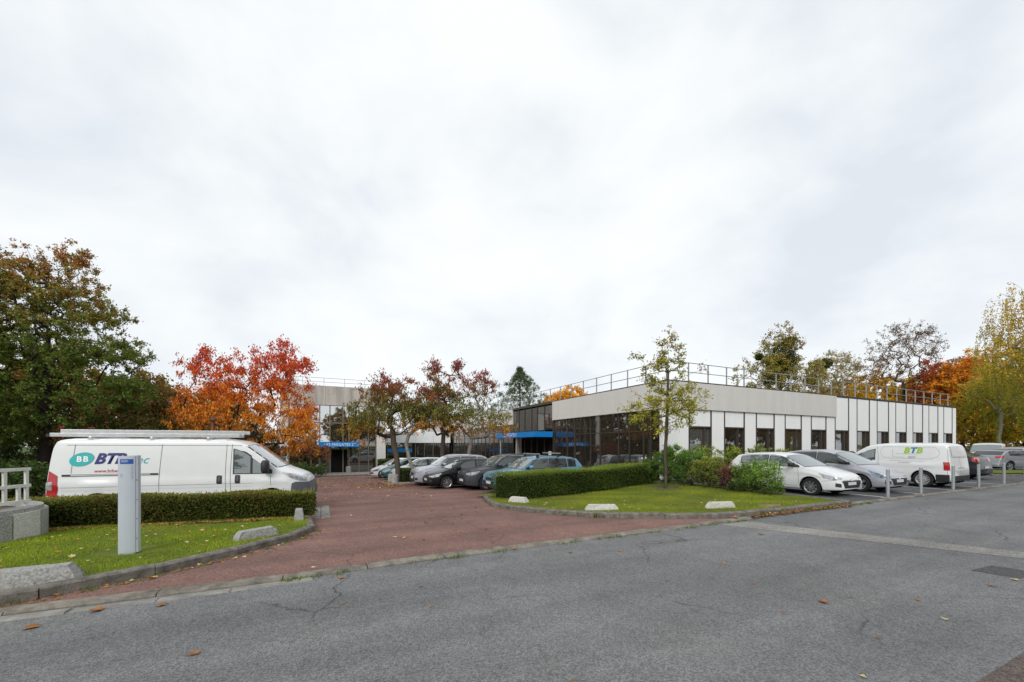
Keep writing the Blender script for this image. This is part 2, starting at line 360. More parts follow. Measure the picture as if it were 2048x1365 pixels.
LR = [(5.3, 13.3), (4.92, 12), (4.82, 10.75), (5.42, 9.05), (6.5, 7.68), (8, 6.8), (9.35, 6.5), (11.6, 6.44), (13.82, 6.4), (13.87, 9), (13.9, 12.3), (13.8, 14.6), (9, 14.2), (5.2, 14.2)]
uvpoly('lawn', LL, 'lawn', .10, 'bright green grass strip in front of the left hedge', .45)
uvpoly('lawn', LR, 'lawn', .10, 'green grass island round the young tree', .45)
mat('sand', (.24, .19, .11), .95, var=.4, vs_=8, spec=.1)
uvpoly('bare_soil', [(10.4, 6.55), (11.1, 6.62), (11.5, 6.85), (11.0, 7.0), (10.5, 6.9)], 'sand', .112, 'bare sandy patch in the grass by the kerb', .3)
uvpoly('hedge_bed', [(-9, 13.6), (-4.4, 12.62), (-.35, 11.6), (-.4, 12.4), (-9, 15)], 'soil', .108, 'brown soil bed under the left hedge', .5)
uvpoly('tree_bed', [(11.6, 11.3), (12.5, 11.0), (12.95, 11.6), (12.5, 12.2), (11.7, 12.1)], 'soil', .106, 'worn earth round the foot of the young tree', .4)
pv_ = tag(empty('paving', W(-.3, 11.3, g(-.3, 11.3)), TH), 'pale concrete paving slabs beside the nose of the large van', None, None, 'structure')
for j in range(6):
    for i in range(2):
        a, b = .01+i*.24, .01+j*.46; zz = g(-.3+a, 11.5+b)-g(-.3, 11.3)
        box('slab', a, a+.228, b, b+.448, zz-.06, zz+.022+random.uniform(-.004, .004), 'concrete_slab', pv_, .006)
# strip with trees between the parked rows
uvpoly('planting_bed', [(3.35, 22.75), (10.2, 22.75), (10.2, 25.0), (3.35, 25.0)], 'soil', .11, 'leaf-strewn planting bed between the parked cars', .6)
kerb('concrete kerb round the planting bed between the parked cars', [(10.2, 22.72), (6, 22.72), (3.25, 22.72)], .14, .13, 'concrete_slab', inner=-1)
kerb('concrete end kerb of the planting bed', [(3.23, 22.74), (3.23, 25.05)], .14, .13, 'concrete_slab', inner=-1)
# grass in front of the far building and far lawns
uvpoly('lawn', [(-14, 36.1), (-4.6, 36.1), (-4.2, 45), (-20, 45), (-20, 36.1)], 'lawn', .06, 'small lawn with shrubs left of the far entrance', 2)
uvpoly('entrance_paving', [(-4.6, 36.1), (15, 36.1), (15, 45.1), (-4.2, 45.1)], 'concrete_slab', .04, 'paved area in front of the far blue canopy entrance', 2)
kerb('low pale kerb at the far end of the red driveway', [(-14, 36.0), (0, 36.0), (15, 36.0)], .15, .12, 'kerb_pale', 1.5)
uvpoly('lawn', [px_g(1984, 951), px_g(2090, 952), px_g(2090, 944), px_g(1982, 944)], 'lawn', .12, 'bright grass strip beyond the parking bays', 2, z=0)
kerb('kerb of the grass strip beyond the parking bays', [px_g(1983, 953), px_g(2035, 954), px_g(2090, 955)], .14, .13, 'kerb_dark', 1.5)

# ------------------------------------------------------------------ blades and leaves as mesh soups
def soup(name, P, D, N, S, asp, C, m, parent=None, loc=None, fold=0.0):
    n = len(P); S = S[:, None]
    V = np.empty((n, 4, 3)); V[:, 0] = P; V[:, 2] = P+D*S
    mid = P+D*S*.45; U_ = np.cross(D, N)
    V[:, 1] = mid+N*S*asp+U_*S*fold; V[:, 3] = mid-N*S*asp+U_*S*fold
    me = bpy.data.meshes.new(name); me.vertices.add(n*4); me.vertices.foreach_set('co', V.astype(np.float32).ravel())
    me.loops.add(n*4); me.loops.foreach_set('vertex_index', np.arange(n*4, dtype=np.int32))
    me.polygons.add(n); me.polygons.foreach_set('loop_start', np.arange(0, n*4, 4, dtype=np.int32))
    me.polygons.foreach_set('loop_total', np.full(n, 4, dtype=np.int32))
    a = me.attributes.new('Col', 'FLOAT_COLOR', 'POINT')
    cc = np.ones((n, 4, 4), np.float32); cc[:, :, :3] = np.clip(C, 0, 1)[:, None, :]; a.data.foreach_set('color', cc.ravel())
    me.materials.append(MATS[m]); me.update(); me.validate()
    return link(name, me, parent, loc)
def unit(A): return A/np.maximum(1e-6, np.linalg.norm(A, axis=1))[:, None]
def randunit(n): return unit(rng.normal(size=(n, 3)))
def perp(D):
    A = np.cross(D, randunit(len(D))); return unit(A)
def inpoly(pts, x, y):
    c = np.zeros(len(x), bool); n = len(pts)
    for i in range(n):
        x0, y0 = pts[i]; x1, y1 = pts[(i+1) % n]
        if y0 == y1: continue
        c ^= ((y0 > y) != (y1 > y)) & (x < (x1-x0)*(y-y0)/(y1-y0)+x0)
    return c
def grass(pts, n, hmin, hmax, cols, label, box_, bare=()):
    u = rng.uniform(box_[0], box_[1], n); v = rng.uniform(box_[2], box_[3], n); k = inpoly(pts, u, v)
    for (bu, bv, br) in bare: k &= ((u-bu)**2+(v-bv)**2 > (br*rng.uniform(.5, 1.1, n))**2)
    u, v = u[k], v[k]; n = len(u)
    P = np.array([tuple(W(a, b, g(a, b)+.095)) for a, b in zip(u, v)])
    D = unit(np.stack([rng.normal(0, .45, n), rng.normal(0, .45, n), np.ones(n)], 1)); N = perp(D)
    patch = np.sin(u*2.1+1.3*np.sin(v*1.7))*np.sin(v*2.3+u*.6)
    t = np.clip(.5+.45*patch+rng.normal(0, .25, n), 0, 1)[:, None]
    C = np.array(cols[0])*(1-t)+np.array(cols[1])*t; dry = rng.random(n) < .06+.2*(np.sin(u*1.3+2)*np.sin(v*1.1-1) > .45); C[dry] = (.30, .25, .09)
    S = rng.uniform(hmin, hmax, n)*.85*(1+.35*patch)
    o = soup('grass', P, D, N, S, .07, C, 'grass_blade'); tag(o, label, 'grass', None, 'stuff')
grass(LL, 120000, .03, .075, ((.17, .27, .02), (.36, .44, .035)), 'short bright green grass blades before the left hedge', (-9.5, -.3, 6.4, 13), [(-2.85, 8.45, .45), (-3.3, 6.9, .5)])
grass(LR, 120000, .03, .075, ((.17, .22, .03), (.34, .40, .04)), 'short green grass blades of the island round the young tree', (4.7, 13.9, 6.4, 13), [(10.95, 6.75, .5), (12.2, 11.6, .8)])

def weeds(label, pts, n, s0, s1):
    c = np.array([(p_.x, p_.y) for p_ in smooth_path([(p[0], p[1], 0) for p in pts], .08)]); k = rng.choice(len(c), max(3, n//22)); i = rng.choice(k, n)
    u = c[i, 0]+rng.normal(0, .05, n); v = c[i, 1]+rng.normal(0, .035, n)
    P = np.array([tuple(W(a, b, g(a, b)+.003)) for a, b in zip(u, v)]); D = unit(np.stack([rng.normal(0, .7, n), rng.normal(0, .7, n), np.ones(n)], 1))
    tag(soup('weeds', P, D, perp(D), rng.uniform(s0, s1, n), .1, np.array((.13, .20, .03))*np.exp(rng.normal(0, .3, (n, 1))), 'grass_blade'), label, 'weeds', None, 'stuff')
weeds('small weeds growing along the pale flush kerb', [(-5, 5.9), (-1, 5.86), (2, 5.96), (6, 5.98), (9.3, 6.0)], 900, .02, .07)
weeds('moss and weeds along the foot of the left island kerb', [(-6, 6.22), (-3.2, 6.25), (-1.6, 7.15), (-.45, 8.5), (-.08, 9.5)], 1100, .015, .05)
weeds('grass overhanging the kerb of the right island', [(4.85, 10.7), (5.4, 8.95), (6.5, 7.6), (9.3, 6.42), (13.8, 6.36)], 0+1500, .05, .14)
weeds('weeds in the gutter of the right island', [(9.3, 6.2), (11.6, 6.16), (14.6, 6.2)], 700, .03, .08)
# ------------------------------------------------------------------ fallen leaves
def leaf_shape(seed, s):
    r = random.Random(seed); pts = []
    k = 5 if seed % 3 else 3
    for i in range(k*2):
        a = math.pi*(-.78+1.56*i/(k*2-1)); rr = s*(.55+.45*math.cos(a*.5))*(1 if i % 2 == 0 else .55)*r.uniform(.85, 1.1)
        pts.append((math.cos(a)*rr, math.sin(a)*rr))
    pts.append((-s*.25, 0)); curl = r.uniform(.1, .35)
    return [(x, y, curl*abs(y)+curl*.4*max(0, x)*r.uniform(0, 1)+.004) for x, y in pts]
def leaf_mesh(seed, s, m):
    bm = bmesh.new(); P = [bm.verts.new(p) for p in leaf_shape(seed, s)]
    c = bm.verts.new((s*.15, 0, .006))
    for i in range(len(P)): bm.faces.new((P[i], P[(i+1) % len(P)], c))
    me = bpy.data.meshes.new('fallen_leaf'); bm.to_mesh(me); bm.free(); me.materials.append(MATS[m]); return me
lone = [(198, 1222, .16, 'leaf_brown', 'broad brown maple leaf on the road below the left gutter strip'),
        (388, 1310, .11, 'leaf_brown', 'curled brown leaf alone at the lower left of the road'),
        (682, 1158, .10, 'leaf_orange', 'orange leaf on the road just below the pale kerb'),
        (628, 1142, .09, 'leaf_pale', 'pale tan leaf lying on the flush kerb'),
        (320, 1212, .13, 'leaf_brown', 'brown leaf against the left end of the gutter strip'),
        (58, 1257, .15, 'leaf_brown', 'dark brown curled leaf near the left edge of the road'),
        (1650, 1206, .13, 'leaf_brown', 'long brown leaf in the middle of the right half of the road'),
        (1836, 1202, .07, 'leaf_orange', 'small orange leaf on the right half of the road'),
        (1890, 1241, .07, 'leaf_pale', 'small pale leaf near the lower right of the road'),
        (1984, 1173, .09, 'leaf_brown', 'brown leaf below the dark road patch'),
        (2028, 1160, .11, 'leaf_pale', 'pale whitish leaf on the dark road patch'),
        (1724, 1354, .06, 'leaf_pale', 'tiny yellowish leaf at the very bottom of the road'),
        (1522, 1070, .13, 'leaf_brown', 'brown leaf lying on the road just below the pale repair strip'),
        (1472, 1040, .2, 'leaf_orange', 'large orange maple leaf at the kerb of the right island'),
        (1240, 1103, .10, 'leaf_orange', 'orange leaf on the road under the middle kerb'),
        (1030, 1102, .11, 'leaf_orange', 'orange leaf beside the flush kerb in the middle'),
        (790, 1076, .10, 'leaf_pale', 'pale leaf alone on the red driveway'),
        (1140, 1106, .09, 'leaf_brown', 'brown leaf on the road near the middle of the flush kerb')]
for i, (px, py, s, m, lb) in enumerate(lone):
    u, v = px_g(px, py); s *= .6
    zz = g(u, v)+.006+(.035 if abs(v-6.05) < .16 else 0)
    tag(link('fallen_leaf', leaf_mesh(i*7+1, s, m), None, W(u, v, zz), random.uniform(0, 6)), lb, 'leaf', 'single fallen leaves')
def litter(name, label, pts, s0, s1, mats_w, zf):
    vs_ = []; fs = []; mi = []
    for k, (u, v) in enumerate(pts):
        s = random.uniform(s0, s1); a = random.uniform(0, 6.28); ti = random.uniform(-.35, .35); tj = random.uniform(-.35, .35); c, s_ = math.cos(a), math.sin(a)
        L_ = leaf_shape(random.randrange(999), s); b = len(vs_); o = W(u, v, zf(u, v))
        for x, y, z in L_: vs_.append((o.x+c*x-s_*y, o.y+s_*x+c*y, o.z+max(.003, z+.006+ti*x+tj*y if abs(ti*x+tj*y) < .03 else z+.006)))
        fs.append(tuple(range(b, b+len(L_)))); mi.append(random.choices(range(3), mats_w)[0])
    me = bpy.data.meshes.new(name); me.from_pydata(vs_, [], fs)
    for m in ('leaf_brown', 'leaf_orange', 'leaf_pale'): me.materials.append(MATS[m])
    me.polygons.foreach_set('material_index', mi); me.update()
    tag(link(name, me), label, 'leaf litter', None, 'stuff')
def near_line(pts, n, spread, skew=0.0):
    out = []; P = smooth_path([(p[0], p[1], 0) for p in pts], .2)
    for _ in range(n):
        p = random.choice(P); out.append((p.x+random.gauss(0, spread), p.y+random.gauss(skew, spread)))
    return out
litter('leaf_litter', 'drift of brown leaves against the kerb of the right island', near_line([(9.3, 6.17), (11.6, 6.2), (13.4, 6.15)], 900, .06), .02, .045, (12, 1, .6), lambda u, v: max(0, g(u, v))+.01+random.random()*.035)
litter('leaf_litter', 'scattered small leaves along the left island kerb', near_line([(-5, 6.2), (-3.1, 6.25), (-1.6, 7.1), (-.4, 8.45), (.05, 9.4)], 130, .06), .02, .05, (6, 3, 2), lambda u, v: g(u, v)+.008)
litter('leaf_litter', 'brown leaves along the foot of the left hedge', near_line([(px_g(58, 1063, .1)), (px_g(340, 1050, .1)), (px_g(612, 1037, .1))], 700, .08), .025, .06, (9, 1, .5), lambda u, v: g(u, v)+.115)
litter('leaf_litter', 'yellow and brown leaves dotted over the left grass', [(random.uniform(-6, -.6), random.uniform(6.7, 11.5)) for _ in range(170)] , .03, .06, (2, 3, 5), lambda u, v: g(u, v)+.12 if inpoly(LL, np.array([u]), np.array([v]))[0] else -3)
litter('leaf_litter', 'pale leaves dotted over the right grass island', [(random.uniform(5.2, 13.6), random.uniform(6.7, 12)) for _ in range(170)], .025, .05, (2, 2, 4), lambda u, v: g(u, v)+.12 if inpoly(LR, np.array([u]), np.array([v]))[0] else -3)
litter('leaf_litter', 'orange leaf carpet round the planting bed', [(3.0+abs(random.gauss(0, 1.1))*random.choice((-1, .3)), random.uniform(20.8, 25.5)) for _ in range(650)]+[(random.uniform(3, 5.5), 22.4+random.gauss(0, .22)) for _ in range(300)], .035, .08, (6, 4, 1), lambda u, v: g(u, v)+(.02 if u < 3.2 or v < 22.7 else .13))
litter('leaf_litter', 'leaves scattered over the red driveway', [(random.uniform(-1, 4), random.uniform(15, 35)) for _ in range(520)]+[(random.gauss(-1, 1.2), random.uniform(24, 35.8)) for _ in range(650)]+[(random.uniform(0, 5), random.uniform(7, 15)) for _ in range(45)], .03, .07, (5, 4, 2), lambda u, v: g(u, v)+.012)
litter('leaf_litter', 'few small leaves spread over the road', [(random.uniform(-5, 11), random.uniform(1.5, 5.9)) for _ in range(45)], .015, .04, (5, 3, 2), lambda u, v: .006)

# ------------------------------------------------------------------ wheel stops, pylon, planter, fence, bollards
def block(label, p, q, w, h, m, z=.08):
    p, q = Vector((*p, 0)), Vector((*q, 0)); c = (p+q)/2; Lh = (q-p).length/2; a = math.atan2(q.y-p.y, q.x-p.x)
    bm = bmesh.new(); zb = -.05
    def sec(x, k): return [bm.verts.new((x, y*k, z_)) for y, z_ in ((-w/2, zb), (-w/2*.82, h*.5), (-w/2*.64, h*.95), (-w/2*.55, h), (w/2*.55, h), (w/2*.64, h*.95), (w/2*.82, h*.5), (w/2, zb))]
    xs = [(-Lh, 1), (-Lh*.6, 1), (0, 1), (Lh*.6, 1), (Lh, 1)]
    S = [sec(x, k) for x, k in xs]
    ins = min(.13, Lh*.28)
    for i, sgn in ((0, 1), (-1, -1)):
        for v in S[i]: v.co.x += sgn*ins*max(0, v.co.z)/h
    for A, B in zip(S, S[1:]):
        for i in range(8): bm.faces.new((A[i], A[(i+1) % 8], B[(i+1) % 8], B[i]))
    bm.faces.new(S[0][::-1]); bm.faces.new(S[-1])
    for v in bm.verts: v.co += Vector((random.gauss(0, .005), random.gauss(0, .005), random.gauss(0, .005)))
    o = bm2('wheel_stop', bm, m, None, W(c.x, c.y, g(c.x, c.y)+z), TH+a)
    tag(o, label, 'wheel stop', 'concrete blocks on the grass islands')
block('long lichen-covered concrete block at the left frame edge, by the kerb', (-4.6, 6.62), (-2.68, 6.78), .30, .21, 'lichen_concrete')
block('grey concrete block on the tip of the left grass island', (-1.42, 8.42), (-.78, 8.85), .24, .18, 'lichen_concrete')
block('small concrete block seen end-on at the right end of the left hedge', (-.5, 10.35), (-.52, 11.0), .22, .26, 'lichen_concrete')
block('mossy concrete block at the foot of the left end of the right hedge', (5.25, 11.3), (5.62, 10.75), .24, .19, 'white_block')
block('whitish concrete block on the middle of the right island', (6.15, 8.62), (6.98, 8.2), .22, .16, 'white_block')
block('white concrete block on the right island nearest the parking lot', (8.98, 7.22), (9.82, 7.05), .22, .18, 'white_block')

pu, pv = px_g(262, 1106, .1)
t = thing('pylon_sign', 'tall pale grey curved pylon sign on the left grass', 'sign', pu, pv, g(pu, pv)+.09, R(2))
bm = bmesh.new(); prof = [(x, -.17+.085*(x/.27)**2) for x in np.linspace(-.19, .12, 9)]+[(.12, .03), (-.19, .03)]
prism(bm, prof, .03, 1.52); t.scale = (.66, .66, 1); pan = bm2('panel', bm, 'pylon_grey', t)
bm = bmesh.new(); prism(bm, [(.124, -.145), (.165, -.13), (.185, -.05), (.17, .03), (.124, .03)], .03, 1.53); ed = bm2('edge_profile', bm, 'pylon_grey', t)
for z in (.25, .55, .85, 1.15): 
    bm = bmesh.new(); cyl(bm, (.145, -.13, z), (.145, -.145, z), .008, n=6); bm2('screw', bm, 'black_metal', ed)
bm = bmesh.new(); prism(bm, [(x*.98, y+.01) for x, y in prof], -.06, .03); bm2('base', bm, 'pylon_grey', t)
def arc_patch(x0, x1, z0, z1, m, nm):
    xs = np.linspace(x0, x1, 6); f = lambda x: -.17+.085*(x/.27)**2-.003
    return pyd(nm, [(x, f(x), z0) for x in xs]+[(x, f(x), z1) for x in xs], [(i, i+1, i+7, i+6) for i in range(5)], m, pan)
arc_patch(-.15, .09, 1.40, 1.475, 'pylon_blue', 'blue_header')
for z in (1.43, 1.447): arc_patch(-.13, .0, z, z+.008, 'pylon_grey', 'header_line')
for i in range(7): arc_patch(.05, .05+.03+.01*(i % 2), 1.36-i*.032, 1.375-i*.032, 'faded_print', 'faded_lettering')
for i in range(2): arc_patch(-.15, -.10, 1.23-i*.03, 1.245-i*.03, 'faded_print', 'faded_lettering')

t = thing('concrete_planter', 'round planter wall of weathered concrete blocks under the white fence', 'planter', -6.55, 9.75, g(-5.9, 10.3)+.08)
cx, cy, rr = -.05, 1.15, 1.62
for i in range(9):
    a0 = R(-150+i*22); a1 = a0+R(21.2); bm = bmesh.new()
    pts = [(cx+math.cos(a)*r_, cy+math.sin(a)*r_) for r_, seq in ((rr, (a0, (a0+a1)/2, a1)), (rr-.16, (a1, (a0+a1)/2, a0))) for a in seq]
    prism(bm, pts, -.1, .50); bm2('concrete_block', bm, 'lichen_concrete' if i % 2 else 'white_block', t)
for i in range(6):
    a0 = R(-152+i*36); a1 = a0+R(35.4); bm = bmesh.new()
    pts = [(cx+math.cos(a)*r_, cy+math.sin(a)*r_) for r_, seq in ((rr+.0-.06, np.linspace(a0, a1, 5)), (rr-.36, np.linspace(a1, a0, 5))) for a in seq]
    prism(bm, pts, .503, .575); bm2('coping_stone', bm, 'lichen_concrete', t)
bm = bmesh.new(); prism(bm, [(cx+math.cos(a)*1.4, cy+math.sin(a)*1.4) for a in np.linspace(0, 6.1, 20)], .1, .49); bm2('soil_fill', bm, 'soil', t)
# white fence panel standing on the planter rim
t = thing('white_fence', 'white painted lattice fence panel on the concrete planter', 'fence', -6.55, 9.75, g(-5.9, 10.3)+.08+.575)
def arcpt(a, r_=rr-.2): return Vector((cx+math.cos(R(a))*r_, cy+math.sin(R(a))*r_, 0))
def bar(name, p, q, wz, th, m='white_paint'):
    d = (q-p); L_ = d.length; o = box(name, 0, L_, -th/2, th/2, -wz/2, wz/2, m, t, .004); o.location = p
    o.rotation_euler = d.to_track_quat('X', 'Z').to_euler() if abs(d.normalized().z) < .9 else (0, 0, 0); return o
segs = [(-150, -116), (-115, -81), (-80, -46), (-45, 10)]
for a0, a1 in segs:
    p, q = arcpt(a0), arcpt(a1); d = (q-p).normalized()
    for z in (.10, .40, .72): bar('rail', p+Vector((0, 0, z)), q+Vector((0, 0, z)), .06, .05)
    ang = math.atan2(d.y, d.x); L_ = (q-p).length
    for k, (f, z0, z1) in enumerate(((.05, -.02, .75), (.22, .10, .40), (.36, .40, .72), (.52, -.02, .75), (.66, .10, .72), (.84, .1, .40), (.95, -.02, .75))):
        o = box('post' if z0 < 0 else 'slat', -.028, .028, -.02, .02, z0, z1, 'white_paint', t, .004, p+d*L_*f+Vector((0, 0, .0)), ang)
for i, (u, v) in enumerate(((16.82, 6.62), (19.15, 6.62), (21.8, 6.62), (24.2, 6.62), (26.94, 6.62), (29.5, 6.62))):
    t = thing('bollard', ['galvanised steel bollard in front of the silver hatchback, first from the left', 'second galvanised bollard from the left, before the rear wheel of the small van',
        'third galvanised bollard from the left, at the tail of the small van', 'fourth galvanised bollard from the left, before the dark car', 'fifth galvanised bollard, right of the dark car', 'sixth galvanised bollard at the right edge of the photo'][i], 'bollard', u, v, 0, group='bollards along the parking kerb')
    bm = bmesh.new(); cyl(bm, (0, 0, -.05), (0, 0, .93), .049, n=16); bm2('tube', bm, 'galv', t, smooth=False)
    bm = bmesh.new(); cyl(bm, (0, 0, .93), (0, 0, .945), .049, .04, n=16); bm2('cap', bm, 'galv', t)
    uvpoly_ = box('foot_slab', -.35, .12, -.08, .08, .002, .022, 'concrete_slab', t)
for i, (x, y, hh) in enumerate(((782, 967, .5), (799, 971, .5))):
    u, v = ((3.55, 23.7), (3.62, 22.95))[i]
    bm = bmesh.new(); cyl(bm, (0, 0, -.1), (0, 0, .45), .2, .19, n=14); cyl(bm, (0, 0, .45), (0, 0, .47), .19, .17, n=14)
    tag(bm2('concrete_post', bm, 'lichen_concrete', None, W(u, v, g(u, v)+.1)), ['short round concrete post at the end of the planting bed, further from the road', 'short round concrete post at the end of the planting bed, nearer the road'][i], 'bollard', 'round concrete posts')
for i, px in enumerate((648, 697)):
    u, z = px_v(px, 946, 42.5); bm = bmesh.new(); cyl(bm, (0, 0, -.1), (0, 0, .6), .24, .24, n=12); cyl(bm, (0, 0, .6), (0, 0, .63), .24, .21, n=12)
    tag(bm2('concrete_post', bm, 'lichen_concrete', None, W(u, 42.5, g(u, 42.5)+.04)), ['round concrete post left of the far entrance doors', 'round concrete post right of the far entrance doors'][i], 'bollard', 'round concrete posts')
u, _ = px_v(636, 950, 40); t = thing('bollard_light', 'low black bollard light with white head before the far building', 'lamp', u, 40, g(u, 40)+.05)
bm = bmesh.new(); cyl(bm, (0, 0, -.05), (0, 0, .75), .09, n=10); bm2('post', bm, 'black_metal', t)
bm = bmesh.new(); cyl(bm, (0, 0, .75), (0, 0, .9), .14, .14, n=12); bm2('head', bm, 'paper', t)
u, v = W(0, 0, 0).x, 0
t = thing('lamp_post', 'thin brown lamp post standing before the orange tree', 'lamp post', -5.5, 27.0)
bm = bmesh.new(); cyl(bm, (0, 0, -.1), (0, 0, 3.6), .085, .07, n=10); bm2('post', bm, 'brown_post', t)
bm = bmesh.new(); cyl(bm, (0, 0, 3.6), (0, 0, 3.7), .07, .18, n=12); cyl(bm, (0, 0, 3.7), (0, 0, 3.9), .18, .16, n=12); bm2('lamp_head', bm, 'brown_post', t)
# ------------------------------------------------------------------ right office building
UB, VB, ZR, ZF, ZH = 15.57, 14.76, 4.95, 3.58, 2.65       # corner of the building, roof edge, fascia bottom, window head
UE = px_v(1912, 814, VB)[0]
BASE = -.75
bld = thing('office_building', 'long low office building with white panels, bronze windows and concrete fascia', 'building', UB, VB, BASE)
Z0 = -BASE                                                # local z of absolute 0
def part(name, u0, u1, v0, v1, z0, z1, m, parent=None, bev=0.0):
    return box(name, u0-UB, u1-UB, v0-VB, v1-VB, z0+Z0, z1+Z0, m, parent or bld, bev)
VD, VW = 40.0, 66.0
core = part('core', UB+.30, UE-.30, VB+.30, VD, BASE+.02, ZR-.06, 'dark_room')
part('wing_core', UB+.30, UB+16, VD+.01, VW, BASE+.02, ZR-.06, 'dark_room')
roof = part('roof', UB+.02, UE-.02, VB+.02, VD+.3, ZR-.05, ZR+.0, 'roof_gravel')
part('wing_roof', UB+.02, UB+16.3, VD+.31, VW, ZR-.05, ZR, 'roof_gravel')
part('roof_trim', UB-.04, UE+.04, VB-.04, VB+.26, ZR+.002, ZR+.075, 'bronze', roof)
part('roof_trim', UB-.04, UB+.26, VB+.262, VW, ZR+.002, ZR+.075, 'bronze', roof)
part('end_wall', UE-.25, UE, VB+.02, VD, BASE+.02, ZR-.052, 'white_panel')
# --- facade B (white panels, along the parking lot)
winpx = [(1382, 1426), (1449, 1489), (1513, 1550), (1568, 1602), (1620.5, 1651.5), (1669, 1697), (1712, 1738.5), (1752.5, 1776.6), (1790.5, 1813), (1824.6, 1846), (1857.6, 1876.6), (1887.6, 1907)]
wu = [(px_v(a, 880, VB)[0], px_v(b, 880, VB)[0]) for a, b in winpx]
n = len(wu); us_ = np.array([(a+b)/2 for a, b in wu]); k_ = np.arange(n); fit = np.polyfit(k_, us_, 1); ww = float(np.mean([b-a for a, b in wu]))
U0 = [float(fit[0]*k+fit[1]) for k in k_]
fas_end = px_v(1670, 800, VB)[0]
SILL = .30
edges = [UB+.05]
for i, c in enumerate(U0):
    a, b = c-ww/2, c+ww/2; ztop = ZF if b < fas_end+.3 else ZR-.06
    w = part('window', a, b, VB+.10, VB+.115, SILL+.05, ZH, ('bronze_glass_pale', 'bronze_glass_warm', 'bronze_glass', 'bronze_glass')[0 if i == 0 else (i*5) % 3+1])
    def wp(nm, u0, u1, z0, z1, d=.0, m='bronze', par=w): return part(nm, u0, u1, VB-.012-d, VB+.13, z0, z1, m, par)
    wp('frame', a, a+.085, SILL, ztop-.002); wp('frame', b-.085, b, SILL, ztop-.002)
    wp('frame', a+.092, b-.092, ZH, ZH+.07); wp('frame', a+.092, b-.092, SILL, SILL+.07)
    wp('mullion', a+ww*.66, a+ww*.66+.07, SILL+.072, ZH-.002, -.005)
    part('upper_panel', a+.094, b-.094, VB+.012, VB+.09, ZH+.074, ztop-.004, 'white_panel')
    part('wall_panel', edges[-1]+.004, a-.004, VB, VB+.25, -.02, ztop-.003, 'white_panel')
    part('sill_panel', a+.004, b-.004, VB+.02, VB+.25, -.02, SILL-.003, 'white_panel')
    edges.append(b)
part('wall_panel', edges[-1]+.004, UE-.004, VB, VB+.25, -.02, ZR-.063, 'white_panel')
part('plinth', UB+.05, UE-.02, VB+.04, VB+.28, BASE, -.03, 'lichen_concrete')
part('poster', U0[5]-ww/2+.12, U0[5]+.1, VB+.085, VB+.097, 1.0, 1.9, 'poster')
nf = 5; fe = [UB-.03+(fas_end-UB+.03)*i/nf for i in range(nf+1)]
for a, b in zip(fe, fe[1:]): part('fascia_panel', a+.006, b-.006, VB-.10, VB+.24, ZF, ZR, 'fascia_concrete', None, .008)
# --- facade A (glazed, towards the driveway)
VT0, VT1 = px_u(1106.6, 850, UB)[0], px_u(1026, 850, UB)[0]
nf = 3; fe = [VB+.245+(VT0-VB-.245)*i/nf for i in range(nf+1)]
for a, b in zip(fe, fe[1:]): part('fascia_panel', UB-.10, UB+.24, a+.006, b-.006, ZF, ZR, 'fascia_concrete', None, .008)
nf = 7; fe = [VT1+(VW-VT1)*i/nf for i in range(nf+1)]
for a, b in zip(fe, fe[1:]): part('fascia_panel', UB-.10, UB+.24, a+.006, b-.006, ZF, ZR, 'fascia_concrete', None, .008)
part('corner_panel', UB-.012, UB+.24, VB+.252, px_u(1318, 900, UB)[0]-.05, -.4, ZF-.003, 'white_panel')
mull = sorted(px_u(x, 880, UB)[0] for x in (1318, 1300, 1285.6, 1257, 1235.6, 1198.7, 1179.5, 1148.5, 1133.3, 1106.6))
ZT = 2.45
def glazing(vs_, z0, z1, transom=True, lower=()):
    for a, b in zip(vs_, vs_[1:]):
        zz = ((z0+.05, ZT), (ZT+.06, z1)) if transom and b-a > .9 else ((z0+.05, z1),)
        for (c, d) in zz:
            w = part('window', UB+.08, UB+.095, a+.04, b-.04, c, d, 'bronze_glass')
        if len(zz) == 2:
            part('transom', UB+.045, UB+.11, a+.042, b-.042, ZT+.002, ZT+.058, 'bronze')
            b-a > 1.9 and part('mullion', UB+.05, UB+.11, (a*.5+b*.5)-.03, (a*.5+b*.5)+.03, z0+.05, ZT-.002, 'bronze')
    for a in vs_: part('mullion', UB+.035, UB+.12, a-.032, a+.032, z0+.002, z1-.002, 'bronze')
    part('bottom_rail', UB-.012, UB+.115, vs_[0]+.04, vs_[-1]-.04, z0-.1, z0, 'bronze')
glazing(mull, -.42, ZF-.01)
tow = [VT0+.12+(VT1-VT0-.12)*f for f in (0, .19, .36, .5, .68, .84, 1)]
for a, b in zip(tow, tow[1:]):
    part('window', UB+.08, UB+.095, a+.04, b-.04, 2.9, ZR-.2, 'bronze_glass')
for a in tow: part('mullion', UB+.035, UB+.12, a-.032, a+.032, -.7, ZR-.1, 'bronze')
part('head_rail', UB-.035, UB+.24, VT0+.01, VT1-.01, ZR-.098, ZR-.0, 'bronze')
# entrance under the canopy
for a, b in zip(tow, tow[1:]):
    part('door_glass', UB+.6, UB+.615, a+.05, b-.05, -.62, 2.2, 'bronze_glass')
    part('blue_sign' if int(a*10) % 3 else 'notice', UB+.58, UB+.597, a+.25, b-.25, 1.45, 1.85, 'blue_panel')
part('notice', UB-.05, UB-.036, VT0+.22, VT0+.62, .75, 1.25, 'paper'); part('grey_pier', UB-.12, UB+.2, VT1-1.35, VT1-.75, -.7, 2.35, 'fascia_concrete')
rest = [VT1+.05+i*2.3 for i in range(15)]
rest = [x for x in rest if x < VW]
glazing(rest, -.75, ZF-.01)
